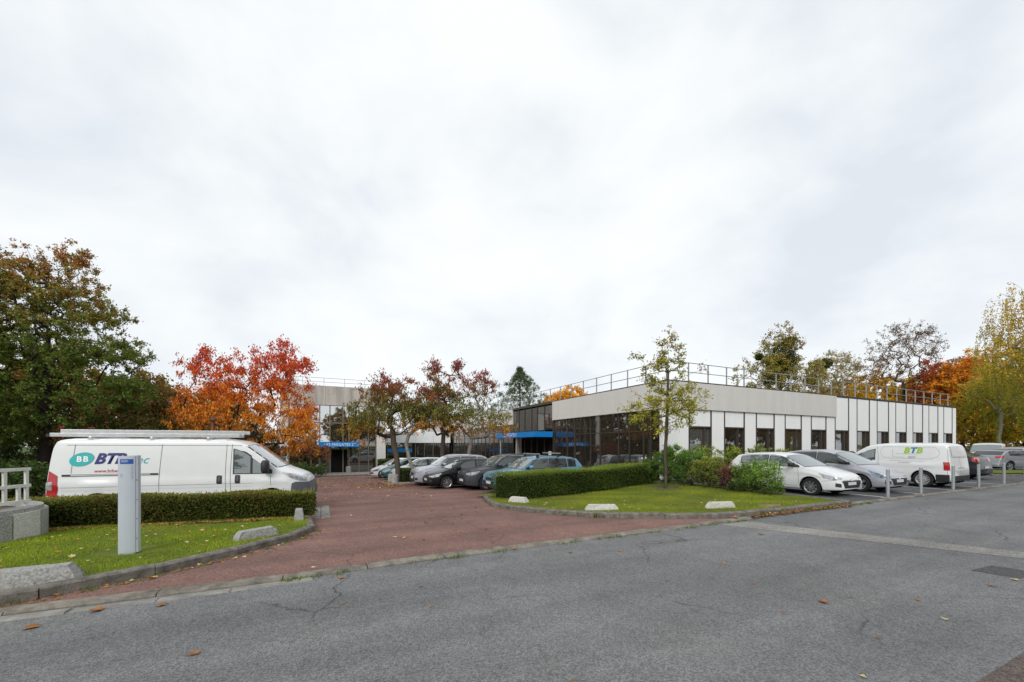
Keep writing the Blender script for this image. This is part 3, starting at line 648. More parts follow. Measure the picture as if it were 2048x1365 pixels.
# roof railing: a thing of its own standing on the roof
def railing(label, u0, v0, u1, v1, z, sp, hh=1.0):
    L_ = math.hypot(u1-u0, v1-v0); a = math.atan2(v1-v0, u1-u0); t = thing('roof_railing', label, 'railing', u0, v0, z, a, 'roof railings')
    n = max(2, round(L_/sp)); bm = bmesh.new(); bx(bm, -.02, .02, -.028, .028, 0, hh); me = None
    for i in range(n+1):
        if me is None:
            o = bm2('post', bm, 'rail_grey', t); me = o.data
        else: o = link('post', me, t)
        o.location = (L_*i/n, 0, 0)
    for zz in (hh-.02, hh*.5):
        bm = bmesh.new(); cyl(bm, (0, -.036, zz), (L_, -.036, zz), .021, n=8); bm2('rail', bm, 'rail_grey', t)
    return t
railing('grey steel roof railing above the white panel facade and parked vans', UB+.15, VB+.12, UE-1.2, VB+.12, ZR+.07, 1.48)
railing('grey steel roof railing above the glazed side of the long building', UB+.15, VB+.2, UB+.15, VW-1, ZR+.07, 1.45)
# canopy of the long building
def canopy(label, u0, v0, L_, D_, z0, z1, rz, txt, size, tx, ty):
    t = thing('entrance_canopy', label, 'canopy', u0, v0, z0, rz)
    box('fascia_board', 0, L_, 0, .05, 0, z1-z0, 'blue_panel', t); box('side_board', 0, .05, .052, D_, 0, z1-z0, 'blue_panel', t); box('side_board', L_-.05, L_, .052, D_, 0, z1-z0, 'blue_panel', t)
    box('roof_sheet', .052, L_-.052, .052, D_, z1-z0-.08, z1-z0-.02, 'roof_dark', t); box('soffit', .052, L_-.052, .052, D_, .01, .04, 'bronze', t)
    me = text_mesh(txt, size); me.materials.append(MATS['letter_white']); o = link('lettering', me, t, (tx, -.004, ty)); o.rotation_euler = (R(90), 0, 0)
    return t
CU = 13.95
canopy('blue entrance canopy lettered LES FREGATES 3 on the long building', CU, VT1, VT1-VT0, UB-CU-.05, 2.33, 2.74, R(-90), 'LES FREGATES 3', .36, (VT1-VT0)*.40, .2)
pos = W(CU+.2, VT1-.3, 0)
for i, vv in enumerate((VT1-.35, VT1-3.6)):
    t = bm = bmesh.new(); cyl(bm, (0, 0, -.05), (0, 0, 2.33-g(14.2, vv)), .07, n=12)
    tag(bm2('canopy_column', bm, 'rail_grey', None, W(14.2, vv, g(14.2, vv))), ['slim grey column under the far end of the blue canopy', 'slim grey column under the middle of the blue canopy'][i], 'column')

# ------------------------------------------------------------------ far two-storey building
V2 = 45.3; B2 = -1.2
def p2(x, y): return px_v(x, y, V2)
ul, ur = p2(560, 800)[0], p2(771, 800)[0]; zt2 = p2(650, 772.5)[1]; zf2 = p2(650, 811)[1]; zm = p2(650, 846)[1]; zc1 = p2(680, 884)[1]; zc0 = p2(680, 893.5)[1]
far_ = thing('far_building', 'two-storey building with concrete fascia and mirrored windows behind the orange tree', 'building', ul, V2, B2)
def q(name, u0, u1, v0, v1, z0, z1, m, parent=None, bev=0.0): return box(name, u0-ul, u1-ul, v0-V2, v1-V2, z0-B2, z1-B2, m, parent or far_, bev)
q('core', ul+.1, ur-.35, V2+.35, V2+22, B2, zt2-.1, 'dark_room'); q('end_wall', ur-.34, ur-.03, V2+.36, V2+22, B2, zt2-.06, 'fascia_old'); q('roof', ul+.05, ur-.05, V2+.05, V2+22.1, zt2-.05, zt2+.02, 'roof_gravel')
seams = [ul]+[p2(x, 800)[0] for x in (600, 651, 702, 752)]+[ur]
for a, b in zip(seams, seams[1:]): q('fascia_panel', a+.008, b-.008, V2-.18, V2+.3, zf2, zt2, 'fascia_old', None, .01)
mx2 = [p2(x, 850)[0] for x in (578, 599, 622, 639.5, 660, 686, 698, 718, 737, 752)]
for i, (a, b) in enumerate(zip(mx2, mx2[1:])):
    q('window', a+.05, b-.05, V2+.12, V2+.135, zm+.06, zf2-.03, 'solar_glass'); q('window', a+.05, b-.05, V2+.12, V2+.135, zc0+.1, zm-.06, 'bronze_glass' if i > 3 else 'solar_glass')
    q('window', a+.05, b-.05, V2+.12, V2+.135, B2+.1, zc0-.02, 'bronze_glass')
    q('transom', a+.06, b-.06, V2-.0, V2+.15, zm-.06, zm+.06, 'bronze_pale'); q('transom', a+.06, b-.06, V2-.0, V2+.15, zc0-.02, zc0+.1, 'bronze_pale')
for a in mx2: q('mullion', a-.05, a+.05, V2-.04, V2+.16, B2, zf2-.005, 'bronze_pale')
q('white_pier', mx2[-1]+.055, ur-.002, V2-.05, V2+.3, B2, zf2-.008, 'fascia_concrete'); q('white_pier', ul+.01, mx2[0]-.06, V2-.05, V2+.3, B2, zf2-.008, 'fascia_concrete')
q('door', mx2[4]+.1, mx2[5]+.4, V2-.02, V2+.0, B2+.1, zc0-.3, 'dark_room'); q('notice', p2(643, 900)[0], p2(656, 900)[0], V2-.06, V2-.045, p2(650, 916)[1], p2(650, 910)[1], 'paper')
ca, cb = p2(637, 890)[0], p2(716, 890)[0]
canopy('blue entrance canopy lettered LES FREGATES 2 on the far building', ca, V2-1.6, cb-ca, 1.5, zc0-.03, zc1-.02, 0, 'LES FREGATES 2', .38, (cb-ca)*.5, .22)
railing('thin grey roof railing on the far two-storey building', ul, V2+.3, ur-.2, V2+.3, zt2+.02, 1.9, .85)
# link block between the two buildings
lk = thing('link_building', 'low glazed link block with white fascia between the two buildings', 'building', ur+.02, 52, -1.3)
def ql(name, u0, u1, v0, v1, z0, z1, m): return box(name, u0, u1, v0, v1, z0, z1, m, lk)
LW = UB-.15-(ur+.02)
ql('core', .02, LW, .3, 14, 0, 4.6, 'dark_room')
for i in range(4): ql('fascia_panel', LW*i/4+.01, LW*(i+1)/4-.01, -.1, .28, 3.3, 4.75, 'white_panel')
for i in range(8):
    a, b = LW*i/8, LW*(i+1)/8; ql('window', a+.04, b-.04, .1, .12, .1, 3.25, 'bronze_glass'); ql('mullion', a-.035, a+.035, .0, .15, 0, 3.28, 'bronze_pale')
ql('blue_sign', LW*.12, LW*.45, -.06, .0, 2.1, 2.55, 'blue_panel')
# ------------------------------------------------------------------ trees
def skeleton(tips, trunk, jitter=.12, step=.55, up=.25):
    nodes = [np.array(p, float) for p in trunk]; par = [-1]+list(range(len(trunk)-1)); tipid = []
    order = np.argsort(np.linalg.norm(tips-np.array(trunk[-1])*np.array([1, 1, .75]), axis=1))
    A = np.array(nodes)
    start = max(1, int(len(trunk)*.45))
    for k in order:
        t = tips[k]; B = A[start:]; d = np.linalg.norm(B-t, axis=1)+.9*np.maximum(0, B[:, 2]-t[2])
        i = start+int(np.argmin(d)); p = A[i]; L_ = np.linalg.norm(t-p); n = max(1, int(L_/step)); prev = i; new = []
        for s in range(1, n+1):
            f = s/n; q_ = p+(t-p)*f; q_ = q_+rng.normal(0, jitter*min(1, L_*.25), 3)*(f < 1)*min(1, L_)
            q_[2] += up*math.sin(math.pi*f)*min(1, L_*.3)*.5
            new.append(q_); par.append(prev); prev = len(par)-1
        A = np.vstack([A, np.array(new)]); tipid.append(prev)
    par = np.array(par); nt = len(trunk); fixed = np.zeros(len(A), bool); fixed[:nt] = True; fixed[tipid] = True
    for _ in range(4):                              # straighten the limbs
        S = np.zeros_like(A); c = np.zeros(len(A)); np.add.at(S, par[1:], A[1:]); np.add.at(c, par[1:], 1)
        m_ = (~fixed) & (c > 0); A[m_] = .4*A[m_]+.3*A[par[m_]]+.3*S[m_]/c[m_][:, None]
    return A, par, np.array(tipid)
def limb_mesh(A, par, r0, rt, m, name, parent, power=.5):
    n = len(A); cnt = np.zeros(n); ch = np.zeros(n, int)
    for i in range(n-1, 0, -1):
        if cnt[i] == 0: cnt[i] = 1
        cnt[par[i]] += cnt[i]
    rad = rt*cnt**power; rad *= 1; s = r0/rad[0]; rad = np.maximum(rt, rad*s); 
    vs_ = []; fs = []; K = 6
    for i in range(1, n):
        p, q_ = A[par[i]], A[i]; d = q_-p; L_ = np.linalg.norm(d)
        if L_ < 1e-4: continue
        d = d/L_; a = np.cross(d, (0.31, .95, .05)); a /= np.linalg.norm(a); b = np.cross(d, a)
        k = K if rad[i] > .03 else 4 if rad[i] > .012 else 3
        o = len(vs_); rp = min(rad[par[i]], rad[i]*1.6) if par[i] > 0 else rad[0]
        for c, r_ in ((p, rp), (q_+d*rad[i]*.3, rad[i])):
            for j in range(k):
                th = 2*math.pi*j/k; vs_.append(tuple(c+(a*math.cos(th)+b*math.sin(th))*r_))
        for j in range(k): fs.append((o+j, o+(j+1) % k, o+k+(j+1) % k, o+k+j))
    pyd(name, vs_, fs, m, parent, smooth=True)
    return cnt
def env(ells):
    out = []
    for (cx, cy, cz, rx, ry, rz, n) in ells:
        D = randunit(n); r_ = rng.random(n)**(1/2.3); out.append(np.array([cx, cy, cz])+D*np.array([rx, ry, rz])*r_[:, None])
    return np.vstack(out)
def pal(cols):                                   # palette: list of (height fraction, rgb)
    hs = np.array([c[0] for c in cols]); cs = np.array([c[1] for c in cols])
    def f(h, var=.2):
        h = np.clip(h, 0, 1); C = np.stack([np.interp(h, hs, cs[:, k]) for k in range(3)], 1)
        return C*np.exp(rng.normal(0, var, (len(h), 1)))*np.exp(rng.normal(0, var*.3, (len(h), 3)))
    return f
def twigs(root, spots):                          # bare twigs standing out of a crown
    vs_ = []; fs = []
    def tw(p, d, L_, r_, dep):
        q_ = p+d*L_; a = np.cross(d, (.3, .9, .1)); a /= np.linalg.norm(a); b = np.cross(d, a); o = len(vs_)
        for c, rr_ in ((p, r_), (q_, r_*.6)):
            for j in range(3): th = 2.094*j; vs_.append(tuple(c+(a*math.cos(th)+b*math.sin(th))*rr_))
        for j in range(3): fs.append((o+j, o+(j+1) % 3, o+3+(j+1) % 3, o+3+j))
        if dep:
            for _ in range(3): d2 = d+rng.normal(0, .33, 3); d2 /= np.linalg.norm(d2); tw(q_ if _ < 2 else p+d*L_*.6, d2, L_*.72, r_*.6, dep-1)
    for (x, y, z_, dx, dz, L_) in spots:
        d = np.array([dx, rng.normal(0, .15), dz]); tw(np.array([x, y, z_], float), d/np.linalg.norm(d), L_, .016, 3)
    tag(pyd('bare_twigs', vs_, fs, 'bark', root), kind='stuff')
LEAF_GAIN = 1.4
def limb_twigs(B, D, L_, r_, m, root):
    n = len(B); a = perp(D); b = np.cross(D, a); V = np.empty((n, 6, 3))
    for j in range(3):
        o = a*math.cos(2.094*j)+b*math.sin(2.094*j); V[:, j] = B+o*r_; V[:, 3+j] = B+D*L_[:, None]+o*r_*.4
    base = np.arange(n)[:, None]*6; F_ = np.concatenate([base+np.array([[j, (j+1) % 3, 3+(j+1) % 3, 3+j]]) for j in range(3)])
    tag(pyd('twigs', V.reshape(-1, 3).tolist(), F_.tolist(), m, root), kind='stuff')
def make_tree(name, label, xy, tips, trunk, r0, leaves, size, palette, bark='bark', droop=.3, asp=.24, spread=.35, rt=.006, jit=.07, cat='tree', group=None, hnoise=.18, extra=None, z=None, step=.55, along=.5, hang=0.0, power=.6, bare=None):
    x, y = xy; zz = gxy(x, y) if z is None else z
    root = tag(empty(name, (x, y, zz)), label, cat, group)
    A, par, tip = skeleton(tips, trunk, jit, step)
    cnt = limb_mesh(A, par, r0, rt, bark, 'trunk', root, power)
    if leaves:
        fine = np.where(cnt <= 4)[0]; wts = np.where(np.isin(fine, tip), 1.0, along); wts = wts/wts.sum()
        host = rng.choice(fine, leaves, p=wts); bright = np.ones(leaves)
        if not hang:                               # leaves sit on fine twigs that leave the branches
            ctr = np.array([tips[:, 0].mean(), tips[:, 1].mean(), tips[:, 2].mean()*.8]); nt = min(5500, max(150, leaves//7))
            th = rng.choice(fine, nt, p=wts); od = unit(A[th]-ctr); td = unit(od*.55+randunit(nt)*.8+np.array([0, 0, .25-droop*.5])); tl = spread*rng.uniform(.8, 2.3, nt)
            limb_twigs(A[th], td, tl, max(.0035, rt*.6), bark, root)
            k = rng.integers(0, nt, leaves); host = k; f = rng.random(leaves)**.7
            P = A[th[k]]+td[k]*(tl[k]*f)[:, None]+rng.normal(0, max(.03, spread*.24), (leaves, 3)); bright = np.exp(rng.normal(0, .22, nt))[k]
        else: P = A[host].copy()
        if hang:
            dz = rng.random(leaves)**.8*hang*(.3+.7*np.abs(np.sin(host*12.9898))); P[:, :2] = A[host][:, :2]+rng.normal(0, .10, (leaves, 2))+np.stack([np.sin(host*7.1), np.cos(host*3.7)], 1)*dz[:, None]*.12; P[:, 2] = A[host][:, 2]-dz
        zmin, zmax = tips[:, 2].min(), tips[:, 2].max()
        cl = np.sin(host*3.77)*hnoise
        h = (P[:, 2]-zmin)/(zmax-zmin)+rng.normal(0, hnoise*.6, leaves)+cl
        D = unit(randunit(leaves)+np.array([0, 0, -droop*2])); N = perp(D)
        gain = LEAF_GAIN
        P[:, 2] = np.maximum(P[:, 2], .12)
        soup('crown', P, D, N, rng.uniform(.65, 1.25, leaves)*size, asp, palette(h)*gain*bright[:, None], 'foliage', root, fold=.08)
    if extra: extra(root, A, tip)
    if bare: twigs(root, bare)
    return root
def copy_tree(o, loc, rz, s, label):
    c = o.copy(); COL.objects.link(c); c.location = loc; c.rotation_euler = (0, 0, rz); c.scale = (s, s, s); c['label'] = label
    for ch in o.children:
        k = ch.copy(); COL.objects.link(k); k.parent = c
    return c
def at(px, Y): return ((px-1024)/F*Y, Y)
def line(h, lean=(0, 0), n=5, wob=.06):
    return [(lean[0]*(i/n)+random.uniform(-wob, wob)*(i > 0), lean[1]*(i/n)+random.uniform(-wob, wob)*(i > 0), -.25+(h+.25)*i/n) for i in range(n+1)]
GREEN = (.055, .085, .02); DGREEN = (.028, .045, .012); OLIVE = (.12, .12, .03); YEL = (.50, .31, .03); ORG = (.52, .16, .02); RED = (.40, .045, .03); RUST = (.26, .075, .03); BRN = (.16, .075, .03)
# young tree on the right island
tu, tv = px_g(1331, 978, .1)
p = W(tu, tv)
tips = np.vstack([env([(0, 0, 3.4, 1.75, 1.5, 1.0, 90), (0, 0, 4.5, 1.1, 1.0, 1.0, 40), (.1, 0, 5.6, .7, .7, .7, 26)]), np.array([(.15, 0, 6.5), (-1.0, .1, 5.5), (-1.2, .3, 5.6), (1.9, .2, 3.9), (-1.9, .1, 3.3), (1.6, 0, 5.0), (.4, 0, 6.25), (-.25, .1, 6.1)])])
tips = tips*np.array([.86, .86, .91])
make_tree('young_tree', 'slender young tree with sparse yellow-green leaves on the right grass island', (p.x, p.y), tips, [(0, 0, -.2), (.02, 0, .6), (-.03, 0, 1.3), (.03, 0, 2.0), (.06, 0, 2.8), (.08, 0, 3.6), (.11, 0, 4.4), (.12, 0, 5.1)], .06, 6200, .085,
          pal([(0, (.24, .24, .03)), (.3, (.32, .28, .03)), (.6, (.19, .20, .03)), (1, (.25, .19, .03))]), 'bark', .25, .3, .16, rt=.0055, z=g(tu, tv)+.09, power=.5)
# orange-red tree behind the large van
tips = env([(-.3, 0, 4.3, 4.1, 3.6, 2.0, 190), (2.0, 0, 6.9, 1.6, 1.7, 1.9, 70), (-2.2, 0, 6.4, 1.7, 1.7, 1.7, 45), (0, 0, 6.3, 2.0, 2.0, 2.0, 60), (3.3, -.3, 3.2, 1.2, 1.3, 1.4, 40), (-3.6, 0, 3.6, 1.1, 1.1, 1.3, 30)])
make_tree('autumn_tree', 'round crowned tree turning red at the top and orange below, behind the large van', at(497, 24), tips, line(1.9, (-.2, 0), 4), .18, 25000, .15,
          pal([(0, (.33, .16, .025)), (.15, (.5, .20, .02)), (.35, (.58, .21, .02)), (.5, (.54, .16, .02)), (.7, (.52, .10, .03)), (1, (.46, .055, .03))]), 'bark_dark', .75, .23, .28, hnoise=.14)
# trees on the planting strip
MIX = pal([(0, (.50, .20, .02)), (.12, (.30, .17, .03)), (.3, (.13, .15, .025)), (.6, (.15, .13, .03)), (.8, (.22, .07, .03)), (1, (.24, .05, .035))])
def strip_tree(u, v, tips, trunk, r0, leaves, bark, label):
    q_ = W(u, v); return make_tree('cherry_tree', label, (q_.x, q_.y), tips, trunk, r0*.85, int(leaves*1.7), .13, MIX, bark, .75, .22, .24, hnoise=.12, group='trees on the planting bed', z=g(u, v)+.1)
tips = env([(-.5, 0, 4.2, 2.4, 2.0, 1.5, 130), (-1.8, 0, 3.3, 1.5, 1.3, 1.0, 50), (.3, 0, 5.0, 1.6, 1.5, 1.0, 50), (-.7, 0, 5.8, .7, .6, .8, 18)])
strip_tree(3.95, 23.8, tips, [(0, 0, -.2), (-.02, 0, .7), (-.1, 0, 1.5), (-.25, 0, 2.1), (-.3, 0, 2.7)], .2, 6200, 'bark', 'dark-trunked tree with olive and russet leaves at the end of the planting bed')
tips = env([(.3, 0, 4.3, 1.7, 1.6, 1.4, 80), (1.0, 0, 4.0, 1.3, 1.3, 1.0, 40)])
strip_tree(4.9, 23.5, tips, [(0, 0, -.2), (-.15, 0, .6), (-.4, 0, 1.4), (-.6, .1, 2.2)], .13, 3200, 'bark_pale', 'slanting pale lichen-covered trunk beside the end tree of the planting bed')
tips = env([(.0, 0, 4.2, 1.7, 1.7, 1.6, 100), (.1, 0, 5.7, 1.0, 1.0, 1.2, 40), (-.5, 0, 6.6, .5, .5, .6, 14), (.9, 0, 6.8, .4, .4, .6, 10)])
strip_tree(6.55, 23.8, tips, [(0, 0, -.2), (.05, 0, .8), (0, 0, 1.6), (.05, 0, 2.2), (.1, 0, 2.9)], .17, 4600, 'bark', 'middle tree of the planting bed with dark russet tops')
tips = env([(.3, 0, 4.0, 1.9, 1.9, 1.6, 80), (.2, 0, 5.8, 1.3, 1.2, 1.0, 34), (1.7, 0, 3.4, 1.2, 1.2, .9, 36), (1.3, 0, 6.0, .5, .5, .7, 12)])
strip_tree(8.15, 23.8, tips, [(0, 0, -.2), (0, 0, .5), (.05, 0, 1.1), (.15, 0, 1.9), (.3, 0, 2.6)], .15, 3800, 'bark_pale', 'pale multi-stemmed tree at the inner end of the planting bed')
# tall dark trees at the left
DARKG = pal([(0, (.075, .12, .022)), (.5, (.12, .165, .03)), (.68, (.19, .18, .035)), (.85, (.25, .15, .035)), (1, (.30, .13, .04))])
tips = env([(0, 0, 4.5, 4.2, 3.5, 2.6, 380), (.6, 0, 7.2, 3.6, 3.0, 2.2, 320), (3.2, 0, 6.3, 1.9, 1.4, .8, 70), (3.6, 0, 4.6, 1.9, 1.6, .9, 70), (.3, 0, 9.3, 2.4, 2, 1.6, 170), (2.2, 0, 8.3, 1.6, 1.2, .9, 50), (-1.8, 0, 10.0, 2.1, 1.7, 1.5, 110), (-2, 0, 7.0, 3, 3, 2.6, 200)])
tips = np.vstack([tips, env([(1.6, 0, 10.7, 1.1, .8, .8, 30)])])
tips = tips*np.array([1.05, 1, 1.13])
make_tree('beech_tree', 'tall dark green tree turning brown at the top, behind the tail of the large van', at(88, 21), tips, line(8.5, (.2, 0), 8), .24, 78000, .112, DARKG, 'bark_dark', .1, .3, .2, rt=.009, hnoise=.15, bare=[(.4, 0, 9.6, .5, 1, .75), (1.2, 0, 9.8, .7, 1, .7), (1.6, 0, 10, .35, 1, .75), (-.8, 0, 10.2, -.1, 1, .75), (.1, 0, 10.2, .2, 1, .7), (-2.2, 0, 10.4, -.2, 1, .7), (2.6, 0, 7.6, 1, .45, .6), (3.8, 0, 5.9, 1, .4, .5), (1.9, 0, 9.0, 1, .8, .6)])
tips = env([(0, 0, 4.5, 3.2, 3.2, 2.6, 190), (-.5, 0, 7.5, 2.8, 2.6, 2.4, 150), (-1, 0, 10.2, 2.2, 2, 1.8, 80)])
make_tree('beech_tree', 'dark tree at the left edge of the photo, partly out of frame', at(-75, 19), tips, line(7, (-.2, 0), 8), .24, 40000, .12, DARKG, 'bark_dark', .1, .3, .19, hnoise=.15)
tips = env([(0, 0, 3.4, 3.2, 2.8, 2.2, 150), (.8, 0, 4.8, 2.6, 2, 1.2, 70), (2.2, 0, 3.6, 1.6, 1.6, 1.2, 50)])
make_tree('small_tree', 'spreading dark green tree between the tall left tree and the orange tree', at(235, 23), tips, line(2.4, (.2, 0), 4), .16, 12000, .15, pal([(0, (.07, .09, .02)), (.6, (.11, .11, .03)), (1, (.2, .11, .03))]), 'bark_dark', .1, .3, .3)
tips = env([(0, 0, 3.6, 4.4, 3, 2.6, 170), (1.0, 0, 2.0, 3.4, 3, 1.2, 60)])
make_tree('small_tree', 'pinkish red tree glimpsed behind the roof of the large van', at(265, 30), tips, line(2.6, (0, 0), 4), .16, 9000, .2, pal([(0, (.42, .07, .04)), (.5, (.42, .08, .07)), (1, (.44, .14, .13))]), 'bark_dark', .3, .3, .35)
tips = env([(0, 0, 6.2, 3.0, 2, 3.2, 120)])
make_tree('bare_tree', 'bare grey twiggy tree top between the left tree and the orange tree', at(292, 34), tips, line(4.5, (0, 0), 5), .14, 300, .12, pal([(0, BRN), (1, BRN)]), 'bark', .2, .3, .3, rt=.010)
for i, (px, Y, lb) in enumerate(((395, 46, 'dark tree far behind the orange tree, left of the lamp post'), (470, 52, 'dark tree far behind the crown of the orange tree'), (548, 56, 'dark tree between the orange tree and the far building'), (320, 48, 'dark tree far behind the roof of the large van'), (225, 44, 'dark tree far behind the tall left tree'), (30, 40, 'dark tree far behind at the left edge'))):
    tips = env([(0, 0, 3.2, 4.2, 3, 3.0, 150)]); tips[:, 2] = np.maximum(tips[:, 2], .3)
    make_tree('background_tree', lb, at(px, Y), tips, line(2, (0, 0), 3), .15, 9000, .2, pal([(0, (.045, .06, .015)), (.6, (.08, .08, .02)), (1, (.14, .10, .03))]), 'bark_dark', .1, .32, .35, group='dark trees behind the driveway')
# dark undergrowth behind the van
for i, (px, Y, w_, h_, c_, lb) in enumerate(((-20, 15.5, 2.2, 1.7, (.05, .085, .02), 'leafy green shrub left of the van tail, behind the white fence'), (60, 22, 3.0, 2.4, (.035, .055, .015), 'dark shrub below the tall left tree'), (170, 26, 3.4, 2.6, (.06, .06, .02), 'dark shrub behind the van between the left trees'),
        (345, 31, 4, 2.9, (.09, .06, .025), 'brownish shrub behind the van left of the orange tree'), (420, 33, 3.4, 2.6, (.045, .06, .018), 'dark green shrub under the orange tree'))):
    tips = env([(0, 0, h_*.5, w_, w_*.7, h_*.5, 90)]); tips[:, 2] = np.maximum(tips[:, 2], .15)
    make_tree('shrub', lb, at(px, Y), tips, line(.5, (0, 0), 2), .06, 9000, .13, pal([(0, tuple(x*.8 for x in c_)), (1, c_)]), 'bark_dark', .1, .32, .28, cat='shrub', group='shrubs behind the van')
# shrubs by the far building
tips = env([(0, 0, 2.1, 2.5, 1.8, .9, 90), (1.2, 0, 1.9, 1.6, 1.2, .5, 30)])
make_tree('maple_shrub', 'low spreading maple with brownish red leaves left of the far entrance', at(603, 36), tips, line(1.0, (.1, 0), 3), .09, 6500, .14, pal([(0, (.14, .08, .03)), (.6, (.2, .085, .04)), (1, (.24, .07, .04))]), 'bark_dark', .2, .3, .2, cat='shrub')
for i, (px, Y, w_, h_, lb) in enumerate(((605, 33, 1.9, 1.0, 'rounded green shrub before the far building'), (570, 31, 2.2, 1.2, 'green shrub beside the lamp post'), (520, 30, 2.4, 1.4, 'dark green shrub behind the nose of the large van'))):
    tips = env([(0, 0, h_*.5, w_, w_*.7, h_*.5, 60)]); tips[:, 2] = np.maximum(tips[:, 2], .12)
    make_tree('shrub', lb, at(px, Y), tips, line(.3, (0, 0), 2), .05, 5500, .11, pal([(0, (.045, .075, .02)), (1, (.085, .13, .03))]), 'bark_dark', .1, .3, .2, cat='shrub', group='shrubs by the far building')
# trees behind the long building
tips = np.vstack([env([(0, 0, z_, 1.0*(16.4-z_)+.1, 1.0*(16.4-z_)+.1, .25, 34) for z_ in np.arange(5, 16.3, .7)])])
make_tree('conifer_tree', 'dark green conifer rising behind the roof railing of the long building', at(1040, 78), tips, line(16.2, (0, 0), 12, .03), .22, 24000, .30, pal([(0, (.10, .12, .03)), (.5, (.09, .12, .05)), (1, (.08, .11, .055))]), 'bark_dark', .0, .16, .35, jit=.05)
tips = env([(0, 0, 8.3, 6.0, 5, 4.6, 330), (0, 0, 9.5, 4.6, 4, 3.9, 120)])
make_tree('maple_tree', 'dense golden orange tree rounding above the roof railing', at(1137, 80), tips, line(5, (0, 0), 5), .3, 26000, .33, pal([(0, (.46, .24, .02)), (.6, (.62, .33, .02)), (1, (.62, .28, .02))]), 'bark', .3, .34, .45)
tips = env([(-2, 0, 5, 5, 4, 3.5, 120), (5, 0, 4.5, 4, 3, 3, 80)])
make_tree('maple_tree', 'yellow-green tree low behind the railing left of the golden tree', at(1030, 84), tips, line(4, (0, 0), 4), .25, 9000, .33, pal([(0, (.22, .2, .03)), (1, (.32, .24, .04))]), 'bark', .3, .34, .5)
def mistletoe(spots):
    def f(root, A, tip):
        for (x, y, z_, r_) in spots:
            n_ = 1600; D = randunit(n_); P = np.array([x, y, z_])+D*(rng.random(n_)**.5)[:, None]*r_*np.array([1, 1, .85])
            soup('mistletoe', P, unit(D+randunit(n_)*.5), perp(D), rng.uniform(.2, .34, n_), .22, pal([(0, (.07, .10, .015)), (1, (.12, .14, .02))])(rng.random(n_)), 'foliage', root)
    return f
tips = env([(0, 0, 17.0, 3.0, 3, 4.6, 150), (-2.5, 0, 13, 5, 4, 4.5, 170), (2.5, 0, 12, 5, 4, 4, 120), (0, 0, 8, 7, 5, 4, 160)])
make_tree('poplar_tree', 'tall yellow-green tree with dark mistletoe balls behind the building', at(1562, 66), tips, line(15, (0, 0), 8, .2), .4, 15000, .30, pal([(0, (.30, .20, .025)), (.4, (.22, .19, .03)), (.7, (.25, .20, .04)), (1, (.2, .16, .05))]), 'bark', .25, .3, .5, rt=.018,
          extra=mistletoe([(.3, 0, 17.3, 1.6), (-1.2, 0, 15.4, 1.2), (1.6, 0, 15.8, 1.2), (.2, 0, 13.6, 1.6), (1.4, 0, 18.8, .8), (-1.8, 0, 12.6, 1.3), (-3.6, 0, 16.2, .5)]))
tips = env([(0, 0, 12.5, 5.2, 4, 5.5, 260), (2.5, 0, 15, 2.6, 2, 2.6, 40), (0, 0, 7, 6, 4, 4, 120)])
make_tree('poplar_tree', 'pale thinly leaved tree with mistletoe right of the taller mistletoe tree', at(1662, 70), tips, line(10, (0, 0), 6, .2), .35, 11000, .26, pal([(0, (.36, .24, .03)), (.4, (.28, .23, .08)), (1, (.3, .25, .12))]), 'bark_pale', .25, .3, .5, rt=.018,
          extra=mistletoe([(-2.2, 0, 15.5, 1.4), (-1.0, 0, 16.0, 1.0), (-3.4, 0, 13.0, 1.2)]))
tips = env([(0, 0, 9, 6.5, 4, 3.5, 130), (2, 0, 11, 4, 3, 2.4, 40)])
make_tree('bare_tree', 'bare grey trees low behind the railing at the building corner', at(1465, 95), tips, line(6, (0, 0), 5), .2, 1500, .2, pal([(0, BRN), (1, OLIVE)]), 'bark', .2, .3, .4, rt=.022)
tips = env([(0, 0, 17.5, 5.5, 4, 4.2, 230), (-3.5, 0, 14, 3.5, 3, 3, 90), (2, 0, 12, 5, 4, 4, 110)])
make_tree('bare_tree', 'tall half-bare tree with dark twigs above the right end of the roof', at(1808, 62), tips*np.array([1, 1, .95]), line(11, (0, 0), 7, .2), .3, 8500, .19, pal([(0, (.2, .11, .03)), (1, (.11, .075, .05))]), 'bark', .3, .3, .45, rt=.018)
tips = env([(0, 0, 9.5, 2.8, 2.5, 4.6, 170), (.5, 0, 6, 3.8, 3, 3.5, 120)])
make_tree('oak_tree', 'rust red tree between the half-bare tree and the birch', at(1868, 58), tips, line(6, (0, 0), 5), .3, 12000, .26, pal([(0, (.42, .15, .02)), (.4, (.33, .10, .025)), (1, (.26, .06, .03))]), 'bark', .3, .34, .4)
tips = env([(0, 0, 8.6, 4.6, 3, 5.2, 250)])
make_tree('oak_tree', 'orange tree right of the rust red tree', at(1925, 56), tips, line(5, (0, 0), 5), .28, 14000, .27, pal([(0, (.42, .17, .02)), (1, (.5, .20, .02))]), 'bark', .3, .34, .4)
tips = env([(0, 0, 13.5, 4.5, 3, 3, 130)])
make_tree('bare_tree', 'half-bare dark topped tree behind the orange tree', at(1925, 68), tips, line(9, (0, 0), 6), .3, 4200, .26, pal([(0, (.24, .12, .03)), (1, (.15, .085, .04))]), 'bark', .3, .3, .45, rt=.016)
